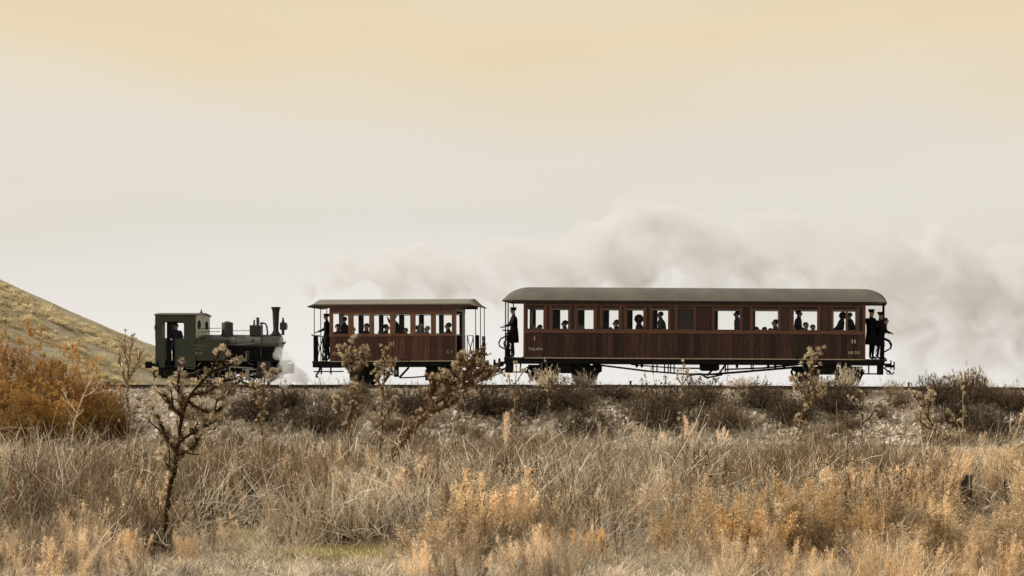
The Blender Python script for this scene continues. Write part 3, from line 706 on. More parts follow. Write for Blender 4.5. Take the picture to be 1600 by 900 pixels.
        b = MB().tube([(q(490), -.1, z(573)), (q(488.5), -.1, z(580)), (q(485), -.1, z(584)), (q(484), -.1, z(588)), (q(487), -.1, z(588))], .035, 6); b.build('coupling_hook', black, R)
    kw = dict(parent=R, x0=x0, ysurf=-HW - .006, z0=0)
    text('class_numeral', 'III', 612, 537.3, 6.5, gold, width_px=7.5, **kw)
    text('owner_lettering', 'CIFVM', 529.5, 552, 4.6, gold, width_px=19, **kw)
    text('carriage_number', 'C 1', 702.5, 550, 4.6, cream, width_px=8, **kw)
    return R, x0, zf

# ------------------------------------------------------------------ steam locomotive
def loco():
    yl = -.92; x0 = PX(335, yl); Z = lambda py: PZ(py, yl); X = lambda px: PX(px, yl) - x0
    XC = lambda px: PX(px, 0) - x0
    XH = lambda px: PX(px, -.34) - x0
    XW = lambda px: PX(px, -.6) - x0
    R = empty('steam_locomotive', (x0, 0, 0), 'small dark green tank engine with grey boiler and tall black chimney, steam at its front', 'steam locomotive')
    # cab side sheet: one outline with the window-and-door cut out, built as strips
    def cab_side(y, s):
        b = MB(); y0, y1 = min(y, y - s * .03), max(y, y - s * .03)
        b.prism([(X(242.3), Z(529)), (X(242.3), Z(492.5)), (X(252.3), Z(492.5)), (X(252.3), Z(529))], y0, y1)                       # rear strip upper
        b.prism([(X(242.3), Z(529)), (X(257.6), Z(529)), (X(257.6), Z(574)), (X(248.8), Z(574)), (X(248.3), Z(566))], y0, y1)        # rear strip lower
        b.prism([(X(252.3), Z(502)), (X(252.3), Z(492.5)), (X(305.6), Z(492.5)), (X(305.6), Z(502))], y0, y1)
        b.prism([(X(288), Z(529)), (X(288), Z(502)), (X(305.6), Z(502)), (X(305.6), Z(529))], y0, y1)
        b.prism([(X(274), Z(574)), (X(274), Z(529)), (X(305.6), Z(529)), (X(305.6), Z(574))], y0, y1)
        r = 4.5                                                                      # rounded window corners
        for cx, cy, sx_, sy_ in ((288, 502, -1, 1), (288, 529, -1, -1), (252.3, 502, 1, 1)):
            arc = [(X(cx + sx_ * r * (1 - math.cos(a))), Z(cy + sy_ * r * (1 - math.sin(a)))) for a in np.linspace(0, math.pi / 2, 6)]
            pl = [(X(cx), Z(cy))] + arc
            b.prism(pl, y0, y1)
        o = b.build('cab_side', green, R)
        b = MB()
        b.tube([(X(257.6), y + s * .006, Z(573)), (X(257.6), y + s * .006, Z(530)), (X(252.3), y + s * .006, Z(529)), (X(252.3), y + s * .006, Z(502)), (X(284), y + s * .006, Z(502)), (X(288), y + s * .006, Z(506)), (X(288), y + s * .006, Z(525)), (X(284), y + s * .006, Z(529)), (X(274), y + s * .006, Z(530)), (X(274), y + s * .006, Z(573))], .014, 5)
        b.build('beading', green, R)
    cab_side(yl, -1); cab_side(-yl, 1)
    # rear sheet follows the bent back edge; front sheet is pale with two round windows
    b = MB(); H = -yl - .03
    b.add([(X(242.3), -H, Z(492.5)), (X(242.3), H, Z(492.5)), (X(242.3), H, Z(502)), (X(242.3), -H, Z(502))], [(0, 1, 2, 3)])
    b = MB().box(X(242.3), X(242.3) + .03, -H, H, Z(502), Z(491)); b.box(X(242.3), X(242.3) + .03, -H, H, Z(574), Z(527)); b.box(X(242.3), X(242.3) + .03, -.2, .2, Z(527), Z(502)); b.build('cab_rear', green, R)
    # cab front with round windows: plate with octagonal holes made of a ring fan
    yfc = [(-.48), (.48)]; rz = Z(507)
    b = MB(); x_ = X(305.6)
    for yc in yfc:
        n = 24; rr = .15; w_, t_, b_ = .42, Z(494) - rz, Z(519) - rz
        vo, vi = [], []
        for k in range(n):
            a = 2 * math.pi * k / n; c, s_ = math.cos(a), math.sin(a)
            sc = min(w_ / max(abs(c), 1e-6), (t_ if s_ > 0 else -b_) / max(abs(s_), 1e-6)); vo.append((yc + c * sc, rz + s_ * sc)); vi.append((yc + c * rr, rz + s_ * rr))
        for xx in (x_ - .03, x_):
            b.add([(xx, p[0], p[1]) for p in vo + vi], [(k, (k + 1) % n, n + (k + 1) % n, n + k) for k in range(n)])
        b.add([(xx, p[0], p[1]) for xx in (x_ - .03, x_) for p in vi], [(k, (k + 1) % n, n + (k + 1) % n, n + k) for k in range(n)])
    b.box(x_ - .03, x_, -.06, .06, Z(519), Z(494)); b.box(x_ - .03, x_, -H + .001, H - .001, Z(529), Z(519)); b.box(x_ - .03, x_, -H + .001, H - .001, Z(494), Z(491.5))
    b.build('cab_front', greenf, R)
    for yc in yfc:
        MB().ring((x_ + .005, yc, rz), .15, .018, 20, 6, 'X').build('window_ring', black, R)
    n = 15; vs = []; hw = .98
    for xx in (X(241), X(308)):
        for k in range(n):
            y = -hw + 2 * hw * k / (n - 1); zz = Z(492.6) + .085 * (1 - (y / hw) ** 2); vs += [(xx, y, zz), (xx, y, zz + .03)]
    m = 2 * n; f = []
    for k in range(n - 1):
        a = 2 * k; f += [(a, a + 2, a + 2 + m, a + m), (a + 1, a + 1 + m, a + 3 + m, a + 3), (a, a + 1, a + 3, a + 2), (a + m, a + 2 + m, a + 3 + m, a + 1 + m)]
    f += [(0, m, m + 1, 1), (2 * n - 2, 2 * n - 1, m + 2 * n - 1, m + 2 * n - 2)]
    MB().add(vs, f).build('cab_roof', green, R)
    MB().add([(X(242.3) + d_, y, z_) for d_ in (0, .025) for y, z_ in ([(-H, Z(491.5)), (H, Z(491.5))] + [(H - 2 * H * k / 8, Z(492.6) + .08 * (1 - ((H - 2 * H * k / 8) / hw) ** 2)) for k in range(9)])], [tuple(range(11)), tuple(range(21, 10, -1))]).build('rear_arch', green, R)
    MB().add([(X(305.6) - d_, y, z_) for d_ in (0, .025) for y, z_ in ([(-H, Z(491.5)), (H, Z(491.5))] + [(H - 2 * H * k / 8, Z(492.6) + .08 * (1 - ((H - 2 * H * k / 8) / hw) ** 2)) for k in range(9)])], [tuple(range(11)), tuple(range(21, 10, -1))]).build('front_arch', greenf, R)
    MB().lathe((X(299.5), .3, Z(489)), [(.03, -.05), (.03, .05), (.05, .06), (.045, .09), (.015, .12), (.015, .19)], 10).build('whistle', smokem, R)
    boxp('rear_lamp', black, R, X(239), X(242), -.75, -.55, Z(515), Z(508)); MB().cyl((X(240.5), -.65, Z(508)), (X(240.5), -.65, Z(505)), .03, n=8).build('lamp_top', black, R)
    boxp('cab_floor', black, R, X(249), X(306), -.86, .86, Z(574.5), Z(571))
    boxp('inner_post', black, R, X(259), X(265.5), -.80, -.72, Z(571), Z(495)); boxp('firebox_back', black, R, X(292), X(304), -.5, .5, Z(571), Z(512))
    # tanks
    for s in (-1, 1):
        y0, y1 = sorted((s * (-yl - .01), s * .38))
        MB().box(X(305.8), X(352), y0, y1, Z(564), Z(530)).build('side_tank', green, R, bevel=.03)
        b = MB()
        for k in range(12): b.ball((X(309 + k * 3.5), s * (-yl - .01), Z(532)), .008, 5, 4)
        b.build('rivets', green, R); b_ = R.children[-1]; b_['kind'] = 'stuff'
    MB().lathe((X(313), -.65, Z(530)), [(.11, -.02), (.11, .05), (.13, .06), (.13, .08), (.03, .11)], 14).build('tank_filler', green, R)
    # boiler and smokebox
    zb = Z(535.2); rb = .305
    MB().cyl((X(305.6), 0, zb), (XC(412), 0, zb), rb, n=40).build('boiler', boilerm, R)
    for p in (330, 371, 411.7): MB().cyl((XC(p), 0, zb), (XC(p + .9), 0, zb), rb + .008, n=40).build('boiler_band', smokem, R)
    MB().cyl((XC(412.8), 0, zb), (XC(439), 0, zb), rb + .006, n=40).build('smokebox', boilerm, R)
    MB().lathe((XC(439), 0, zb), [(rb - .02, 0), (rb - .03, .03), (.2, .06), (.05, .075), (.02, .08)], 30, 'X').build('smokebox_door', greenf if False else steel, R)
    b = MB().cyl((XC(441), 0, zb), (XC(446), 0, zb), .03, n=8); b.bar((XC(445), -.14, zb - .06), (XC(445), .14, zb + .06), .03); b.build('door_handle', smokem, R)
    # chimney
    zt = Z(521.8)
    MB().lathe((XC(431), 0, 0), [(.20, zt - .03), (.20, zt + .01), (.15, zt + .04), (.105, zt + .12), (.095, zt + .2), (.125, Z(486)), (.15, Z(480.5)), (.175, Z(480)), (.175, Z(478.3)), (.12, Z(478.3)), (.11, Z(484))], 24).build('chimney', chim, R)
    # sand dome, steam dome
    MB().lathe((XC(355.3), 0, 0), [(.23, zt - .06), (.235, zt), (.205, zt + .03), (.205, Z(504)), (.19, Z(502.7)), (.10, Z(501.8)), (.05, Z(500.8))], 24).build('sand_dome', smokem, R)
    b = MB().box(XC(391.8), XC(409), -.2, .2, zt - .05, Z(507)); b.build('steam_dome', smokem, R, bevel=.03)
    b = MB().lathe((XC(403.3), -.05, 0), [(.05, Z(507)), (.05, Z(502)), (.075, Z(501)), (.05, Z(499)), (.05, Z(497)), (.065, Z(496.5)), (.065, Z(495))], 12); b.build('safety_valve', smokem, R)
    b = MB().lathe((XC(398), -.08, 0), [(.04, Z(507)), (.03, Z(501)), (.04, Z(500.5)), (.02, Z(498.5))], 10); b.build('whistle_valve', smokem, R)
    MB().tube([(XC(408), -.1, Z(504)), (XC(412), -.1, Z(503.5)), (XC(416), -.1, Z(505)), (XC(418.3), -.12, Z(510)), (XC(419.6), -.15, Z(520)), (XC(419.6), -.2, Z(523))], .03, 8).build('steam_pipe', smokem, R)
    MB().tube([(XC(411.5), -.2, Z(505)), (XC(411.7), -.27, Z(522)), (XC(411.7), -.32, Z(535)), (XC(411.7), -.34, Z(560))], .025, 8).build('injector_pipe', smokem, R)
    MB().box(XC(408), XC(413), -.23, -.17, Z(506), Z(503.5)).build('pipe_flange', smokem, R)
    for py, a, c in ((512.5, 313, 347), (517.8, 313, 346), (516.3, 364, 392)):
        MB().tube([(XC(a), -.22, Z(py)), (XC(c), -.17, Z(py - .6))], .011, 5).build('control_rod', smokem, R)
    # headlamp on the smokebox
    b = MB().box(XC(438.3), XC(447.3), -.11, .11, Z(514.5), Z(503)); b.lathe((XC(442.3), 0, 0), [(.06, Z(503)), (.05, Z(500)), (.03, Z(499)), (.03, Z(496.5)), (.04, Z(496)), (.02, Z(495))], 10)
    b.box(XC(440.5), XC(444), -.05, .05, zt - .02, Z(514.5)); b.build('headlamp', smokem, R)
    MB().cyl((XC(447.4), 0, Z(509)), (XC(448.6), 0, Z(509)), .09, n=16).build('lamp_lens', boilerm, R)
    # handrail along the boiler
    b = MB().tube([(XH(354), -.34, Z(537.6)), (XH(376), -.34, Z(538)), (XH(399), -.34, Z(536.6))], .013, 6); b.build('handrail', steel, R)
    MB().lathe((XH(394), -.3, Z(533)), [(.03, -.05), (.04, .02), (.02, .09)], 8).build('clack_valve', smokem, R)
    # frames, running board
    for y in (-.42, .38): MB().box(X(250), XC(445), y, y + .04, Z(584), Z(563)).build('main_frame', black, R)
    boxp('running_board', black, R, X(352.5), XC(446), -.86, .86, Z(564.6), Z(562.6)); boxp('running_board_edge', steel, R, X(352.5), X(386), -.885, -.862, Z(563.8), Z(562.9))
    boxp('firebox', black, R, X(290), X(340), -.34, .34, Z(590), Z(530)); boxp('boiler_saddle', black, R, X(342), XC(438), -.28, .28, Z(572), Z(538))
    boxp('cab_underbox', black, R, X(250), X(276), -.8, .8, Z(591), Z(575)); boxp('drag_beam', black, R, X(246.5), X(250), -.85, .85, Z(587), Z(574))
    boxp('cab_step', black, R, X(265), X(285), -.93, -.70, Z(591), Z(589)); MB().bar((X(268), -.82, Z(575)), (X(268), -.82, Z(590)), .04).build('step_hanger', black, R); MB().bar((X(282), -.82, Z(575)), (X(282), -.82, Z(590)), .04).build('step_hanger', black, R)
    MB().tube([(X(287), -.7, Z(575)), (X(300), -.7, Z(576)), (X(306), -.7, Z(572)), (X(311), -.7, Z(566))], .02, 6).build('injector_pipe', steel, R)
    MB().tube([(X(276), -.72, Z(583)), (X(300), -.72, Z(583)), (X(309), -.72, Z(577))], .018, 6).build('overflow_pipe', rim, R)
    # wheels with spokes, counterweights, rods
    rw = .29; zw = rw
    for p in (319, 352.5, 386):
        for y, s in ((-.52, -1), (.52, 1)):
            b = MB().ring((XW(p), y, zw), rw - .03, .035, 26, 6); b.cyl((XW(p), y - .05, zw), (XW(p), y + .05, zw), .06, n=12)
            for k in range(10):
                a = math.pi * k / 5; b.bar((XW(p), y, zw), (XW(p) + math.cos(a) * (rw - .04), y, zw + math.sin(a) * (rw - .04)), .025)
            wh = b.build('driving_wheel', blackm, R)
            MB().ring((XW(p), y + s * .035, zw), rw - .005, .014, 26, 5).build('tyre', rim, wh)
            MB().prism([(XW(p) + (rw - .05) * math.cos(a), zw + (rw - .05) * math.sin(a)) for a in np.linspace(math.pi * .75, math.pi * 1.25, 8)], y - .03, y + .03).build('counterweight', blackm, wh)
        MB().cyl((XW(p), -.5, zw), (XW(p), .5, zw), .05, n=10).build('axle', blackm, R)
    cr = (.06, -.09)
    b = MB().bar((XW(319) + cr[0], -.60, zw + cr[1]), (XW(386) + cr[0], -.60, zw + cr[1]), .03, .06)
    for p in (319, 352.5, 386): b.cyl((XW(p) + cr[0], -.63, zw + cr[1]), (XW(p) + cr[0], -.56, zw + cr[1]), .055, n=12)
    b.build('coupling_rod', steel, R)
    MB().bar((XW(352.5) + cr[0], -.66, zw + cr[1]), (XW(402), -.66, Z(583)), .03, .055).build('connecting_rod', steel, R)
    MB().bar((XW(361), -.70, Z(573)), (XW(397), -.70, Z(575.3)), .03, .045).build('radius_rod', steel, R); MB().bar((XW(360), -.72, Z(567)), (XW(361), -.72, Z(588)), .03, .05).build('eccentric_rod', steel, R)
    b = MB().tube([(XW(353), -.73, Z(579)), (XW(358), -.73, Z(566)), (XW(366), -.73, Z(560)), (XW(377), -.73, Z(558.5)), (XW(386), -.73, Z(561.5))], .02, 6); b.build('reversing_link', steel, R)
    MB().tube([(XW(366), -.71, Z(561)), (XW(370), -.71, Z(568)), (XW(368), -.71, Z(576))], .022, 6).build('expansion_link', rim, R)
    boxp('crosshead', steel, R, XW(385), XW(391), -.74, -.62, Z(591), Z(578))
    boxp('slide_bar', steel, R, XW(380), XW(406), -.72, -.66, Z(578), Z(576.5))
    b = MB().cyl((XW(403), -.66, Z(584)), (XW(428), -.66, Z(584)), .19, n=20); b.box(XW(405), XW(426), -.86, -.46, Z(577), Z(564)); b.build('cylinder_block', smokem, R)
    b = MB().cyl((XW(403), .66, Z(584)), (XW(428), .66, Z(584)), .19, n=20); b.build('cylinder_block', smokem, R)
    b = MB().lathe((XW(386.5), -.6, 0), [(.09, Z(562)), (.09, Z(551.5)), (.11, Z(551)), (.11, Z(549.5)), (.03, Z(548.5))], 14); b.build('lubricator', green, R)
    MB().tube([(XW(386.5), -.7, Z(552)), (XW(386), -.75, Z(560)), (XW(391), -.75, Z(568)), (XW(398), -.72, Z(570))], .016, 6).build('oil_pipe', steel, R)
    # buffers and beams
    for p, q, e in ((248, 235.5, 229), ):
        b = MB().cyl((XC(p), 0, Z(569.5)), (XC(q), 0, Z(569.5)), .06, n=10); b.box(XC(e), XC(q), -.16, .16, Z(575), Z(564.5)); b.build('rear_buffer', black, R)
    b = MB().tube([(XC(247), -.1, Z(579)), (XC(242.5), -.1, Z(580)), (XC(241), -.1, Z(584)), (XC(243), -.1, Z(588)), (XC(246), -.1, Z(589))], .035, 6); b.tube([(XC(243), -.12, Z(588)), (XC(242), -.12, Z(595))], .015, 5); b.build('coupling_hook', black, R)
    boxp('front_buffer_beam', black, R, XC(447), XC(450.5), -.85, .85, Z(583), Z(568))
    b = MB().cyl((XC(450.5), 0, Z(575)), (XC(456), 0, Z(575)), .06, n=10); b.cyl((XC(456), 0, Z(575)), (XC(458), 0, Z(575)), .18, n=18); b.build('front_buffer', redp, R)
    kw = dict(parent=R, x0=x0, ysurf=yl - .003, z0=0)
    text('engine_name', 'ARGANDA', 310.5, 539.5, 4.2, creamdull, width_px=18.5, **kw)
    # maker's crest: an arched ribbon over a small winged badge
    b = MB(); yy = yl - .008
    for k in range(8):
        a0, a1 = math.pi * (.2 + .6 * k / 8), math.pi * (.2 + .6 * (k + .8) / 8)
        b.bar((X(310.5) + .19 * math.cos(a0), yy, Z(551) + .14 * math.sin(a0)), (X(310.5) + .19 * math.cos(a1), yy, Z(551) + .14 * math.sin(a1)), .006, .028)
    for s in (-1, 1):
        for k in range(3): b.bar((X(310.5) + s * .05, yy, Z(552 + k)), (X(310.5) + s * (.16 - .03 * k), yy, Z(549.5 + 1.7 * k)), .006, .02)
    b.ring((X(310.5), yy, Z(552)), .04, .012, 12, 4); b.build('crest', creamdull, R)
    return R, x0

coachR, cX0, cZ0, cZf = coach()
smallR, sX0, sZf = small_coach()
locoR, lX0 = loco()
# ------------------------------------------------------------------ people aboard
zcf = lambda px: cZf + cZ0 - (PX(px) - cX0) * math.tan(.0054)         # coach floor height in the world
zsf = sZf
def at(px, y): return (px - PX0) * (y - CAM_Y) / FPX
random.seed(21)
g_c, g_s = 'passengers inside the long coach', 'passengers inside the small carriage'
person((at(275.5, -.5), -.5, PZ(571, -.9)), -80, 'stand', 'driver', 'dark', arms='rail', scale=.875, legs='navy', lean=.06, turn=-.3, label='engine driver in navy jacket leaning at the cab opening of the green locomotive')
person((at(512.5, -.62), -.62, zsf), 180, 'stand', 'black', 'dark', cap=True, arms='out', scale=.97, lean=.06, label='man in black on the left platform of the small carriage, half behind its wall')
person((at(803, -.55), -.55, zcf(803)), 200, 'stand', 'black', 'dark', cap=True, arms='rail', scale=1.03, label='conductor in dark uniform and peaked cap alone on the left platform of the long coach')
person((at(1361, -.6), -.6, zcf(1361)), 40, 'stand', 'black', 'dark', cap=True, arms='lap', scale=1.03, label='taller guard with peaked cap nearest the coach wall on the rear platform')
person((at(1374, -.35), -.35, zcf(1374)), -35, 'stand', 'black', 'dark', cap=True, arms='lap', scale=.98, lean=.05, label='shorter guard with peaked cap beside the brake column on the rear platform')
person((at(1376, -.75), -.75, zcf(1372)), 5, 'stand', 'black', 'brown', arms='rail', scale=.88, lean=.35, label='bareheaded man leaning forward over the rear end railing')
# small carriage, window by window
for px, y, f, pose, clo, hair, sc, ln, arms, lab in [
    (528, .2, -60, 'sit', 'brown', 'dark', 1.0, 0, 'lap', 'seated passenger in brown at the left edge of the first window of the small carriage'),
    (541, -.4, 180, 'stand', 'black', 'dark', .92, .1, 'lap', 'standing figure in black behind the first window of the small carriage'),
    (553, .1, 0, 'sit', 'black', 'dark', .95, -.1, 'lap', 'dark passenger leaning against the left post of the second small carriage window'),
    (573, -.5, -90, 'sit', 'black', 'dark', 1.0, 0, 'lap', 'dark haired passenger facing out of the second window of the small carriage'),
    (592, -.3, 0, 'sit', 'pale', 'brown', .82, .1, 'lap', 'small passenger in pale clothes at the third window of the small carriage'),
    (600, -.55, 0, 'sit', 'black', 'dark', .98, .1, 'lap', 'passenger in black seated in the middle of the third small carriage window'),
    (622, -.3, 180, 'stand', 'black', 'dark', .98, .22, 'up', 'standing figure bending left between third and fourth small carriage windows'),
    (634, -.6, -80, 'sit', 'black', 'brown', .88, 0, 'lap', 'child facing out of the fourth window of the small carriage'),
    (653, -.3, 0, 'sit', 'grey', 'dark', .95, 0, 'lap', 'passenger in grey at the left of the fifth small carriage window'),
    (657.5, -.6, 150, 'sit', 'plaid', 'grey', 1.0, 0, 'lap', 'grey haired passenger in a plaid coat in the fifth small carriage window'),
    (668, -.6, 170, 'sit', 'plaid', 'grey', .93, 0, 'lap', 'shorter passenger in light plaid at the right of the fifth small carriage window'),
    (691, .3, 20, 'sit', 'red', 'brown', .82, 0, 'lap', 'small passenger in red low behind the sixth small carriage window'),
    (701, -.5, 180, 'sit', 'black', 'dark', 1.02, 0, 'lap', 'dark passenger at the right end of the sixth small carriage window')]:
    person((at(px, y), y, zsf - (.02 if pose == 'sit' else 0)), f, pose, clo, hair, scale=sc, lean=ln, arms=arms, label=lab, group=g_s, bulk=1.15)
for px, y, f, pose, clo, hair, sc, ln, arms, hood, lab in [
    (833, -.5, -60, 'sit', 'pale', 'blond', .86, 0, 'lap', 0, 'fair haired child behind the first window of the long coach'),
    (843.5, -.4, 180, 'sit', 'black', 'dark', .88, 0, 'lap', 0, 'dark haired passenger at the right of the first long coach window'),
    (883, -.3, 180, 'sit', 'brown', 'dark', 1.0, 0, 'lap', 0, 'passenger seated behind the second window of the long coach'),
    (908, .3, 0, 'sit', 'grey', 'grey', .9, 0, 'lap', 0, 'passenger low in the dark left half of the third long coach window'),
    (954, -.6, 20, 'sit', 'red', 'brown', .82, 0, 'lap', 0, 'child in pink red behind the fourth window of the long coach'),
    (963.5, -.5, 180, 'sit', 'black', 'dark', 1.02, 0, 'lap', 0, 'dark passenger beside the child in the fourth long coach window'),
    (1002, -.3, 180, 'sit', 'brown', 'dark', 1.15, .1, 'lap', 1, 'hooded figure at the right edge of the fifth long coach window'),
    (1026, -.3, 0, 'sit', 'black', 'dark', 1.0, .2, 'lap', 0, 'dark passenger in the left half of the sixth long coach window'),
    (1036, -.5, 175, 'stand', 'green', 'dark', .97, .12, 'lap', 0, 'standing passenger in grey green coat in the sixth long coach window'),
    (1154, -.2, 180, 'stand', 'blue', 'dark', 1.0, .06, 'down', 0, 'standing passenger in blue half hidden at the right of the first wide window'),
    (1182, -.3, 0, 'sit', 'black', 'dark', .86, 0, 'lap', 0, 'leftmost head in the second wide window of the long coach'),
    (1194.5, -.1, 180, 'sit', 'brown', 'dark', .86, 0, 'lap', 0, 'second head from the left in the second wide window'),
    (1203.5, -.5, 180, 'sit', 'black', 'dark', .82, 0, 'lap', 0, 'small dark head in the middle right of the second wide window'),
    (1212, -.5, 180, 'sit', 'brown', 'dark', 1.05, 0, 'lap', 0, 'tallest passenger at the right edge of the second wide window'),
    (1239, -.6, -60, 'sit', 'pale', 'blond', .86, 0, 'lap', 0, 'fair child at the left corner of the third wide window'),
    (1246, -.3, 0, 'stand', 'black', 'dark', 1.02, .05, 'lap', 0, 'tall standing figure in black in the third wide window'),
    (1259, -.5, -70, 'sit', 'brown', 'dark', .98, 0, 'lap', 0, 'brown coated passenger in the middle of the third wide window'),
    (1270, -.55, -80, 'sit', 'black', 'brown', .92, 0, 'lap', 0, 'pale faced passenger looking out at the right of the third wide window'),
    (1310, -.4, 180, 'stand', 'black', 'dark', .98, -.22, 'lap', 1, 'hooded figure bending right in the left half of the last window'),
    (1333, -.3, 180, 'stand', 'black', 'dark', .98, .18, 'lap', 0, 'figure in black bending left in the right half of the last window')]:
    person((at(px, y), y, zcf(px) - (.02 if pose == 'sit' else 0)), f, pose, clo, hair, scale=sc, lean=ln, arms=arms, hood=bool(hood), label=lab, group=g_c, bulk=1.18)

# ------------------------------------------------------------------ vegetation materials
T_ = lambda *a: [(p, S(*c)) for p, c in a]
v_grass = veg_mat('dry_grass', T_((.30, (78, 67, 54)), (.45, (146, 129, 104)), (.58, (206, 187, 156)), (.72, (184, 164, 128))), S(252, 238, 214), right=S(188, 152, 92), instvar=.6)
v_weed = veg_mat('dry_weed', T_((.30, (80, 68, 56)), (.46, (146, 125, 99)), (.60, (204, 178, 144)), (.75, (156, 126, 90))), S(248, 230, 200), right=S(192, 152, 86), instvar=.6)
v_twig = veg_mat('bare_twigs', T_((.3, (116, 104, 86)), (.5, (176, 162, 138)), (.7, (214, 202, 178))), S(240, 230, 208), transl=.1, right=S(184, 164, 124))
v_dark = veg_mat('brown_brush', T_((.3, (40, 33, 27)), (.5, (68, 57, 45)), (.7, (104, 87, 67))), S(150, 130, 102), transl=.2)
v_orange = veg_mat('orange_fluffy_weed', T_((.3, (150, 118, 80)), (.5, (192, 156, 110)), (.7, (212, 180, 136))), S(250, 234, 200), transl=.3, pscale=.8)
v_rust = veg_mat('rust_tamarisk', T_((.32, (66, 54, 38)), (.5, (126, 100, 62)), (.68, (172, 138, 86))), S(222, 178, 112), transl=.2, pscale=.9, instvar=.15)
v_shrub = veg_mat('dark_shrub', T_((.32, (46, 38, 34)), (.5, (70, 59, 51)), (.68, (100, 86, 71))), S(140, 121, 97), transl=.15, pscale=.8, instvar=.2)
v_moss = veg_mat('green_tuft', T_((.3, (112, 104, 60)), (.5, (148, 138, 84)), (.7, (180, 166, 108))), S(200, 186, 128), transl=.35)
v_thst = veg_mat('thistle_stem', T_((.3, (120, 102, 74)), (.5, (164, 142, 106)), (.7, (200, 180, 142))), S(226, 210, 176), transl=.1, fine=9, pscale=3)
v_thdk = veg_mat('thistle_dark_stem', T_((.3, (76, 60, 44)), (.5, (122, 100, 72)), (.7, (172, 146, 108))), S(216, 196, 158), transl=.1, fine=9, pscale=3)
v_thbr = veg_mat('thistle_brown_stem', T_((.3, (46, 34, 26)), (.5, (78, 58, 42)), (.7, (120, 94, 66))), S(180, 152, 112), transl=.1, fine=9, pscale=3)
v_head = veg_mat('thistle_head', T_((.3, (150, 126, 92)), (.5, (190, 166, 126)), (.7, (222, 204, 168))), S(246, 236, 214), transl=.25, fine=9, pscale=3, instvar=.15)

# ------------------------------------------------------------------ fast strands in numpy
class Veg:
    def __init__(s, seed): s.r = np.random.RandomState(seed); s.co = []; s.q = []; s.tip = []; s.n = 0
    def strands(s, base, direc, length, width, bend, seg=3, tip0=0.0, tip1=1.0, taper=.25):
        """flat tapering curved blades: arrays base (n,3), direc (n,3), length, width (n,), bend (n,3)"""
        n = len(base); t = np.linspace(0, 1, seg + 1)
        d = direc / np.linalg.norm(direc, axis=1, keepdims=True)
        c = base[:, None] + d[:, None] * (length[:, None] * t)[..., None] + bend[:, None] * ((t ** 2)[None, :, None] * length[:, None, None])
        c[:, 1:] += s.r.normal(0, 1, (n, seg, 3)) * (length * .035)[:, None, None]
        a = s.r.uniform(0, 2 * np.pi, n); side = np.stack([np.cos(a), np.sin(a), np.zeros(n)], 1)
        side = side - d * (side * d).sum(1, keepdims=True); side /= np.linalg.norm(side, axis=1, keepdims=True) + 1e-9
        w = width[:, None] * (1 - (1 - taper) * t) * .5
        v = np.stack([c - side[:, None] * w[..., None], c + side[:, None] * w[..., None]], 2).reshape(n, -1, 3)
        k = (seg + 1) * 2; i = np.arange(seg) * 2; q1 = np.stack([i, i + 1, i + 3, i + 2], 1)
        s.q.append((q1[None] + (np.arange(n) * k)[:, None, None] + s.n).reshape(-1, 4)); s.co.append(v.reshape(-1, 3)); s.n += n * k
        tp = tip0 + (tip1 - tip0) * t; s.tip.append(np.tile(np.repeat(tp, 2), n)); return c
    def flecks(s, cen, size, tip):
        n = len(cen); a = s.r.normal(size=(n, 3)); a /= np.linalg.norm(a, axis=1, keepdims=True); b = np.cross(a, s.r.normal(size=(n, 3))); b /= np.linalg.norm(b, axis=1, keepdims=True) + 1e-9
        h = (size * .5)[:, None]; v = np.stack([cen - a * h, cen - b * h * .45, cen + a * h, cen + b * h * .45], 1)
        s.q.append(np.arange(n * 4).reshape(n, 4) + s.n); s.co.append(v.reshape(-1, 3)); s.n += n * 4
        s.tip.append(np.repeat(np.broadcast_to(tip, n), 4))
    def mesh(s, name): return np_mesh(name, np.concatenate(s.co), np.concatenate(s.q), False, np.clip(np.concatenate(s.tip), 0, 1))
def rnd(r, n, a, b): return r.uniform(a, b, n)
def updir(r, n, spread):
    a = r.uniform(0, 2 * np.pi, n); m = np.abs(r.normal(0, spread, n)); return np.stack([np.cos(a) * m, np.sin(a) * m, np.ones(n)], 1)

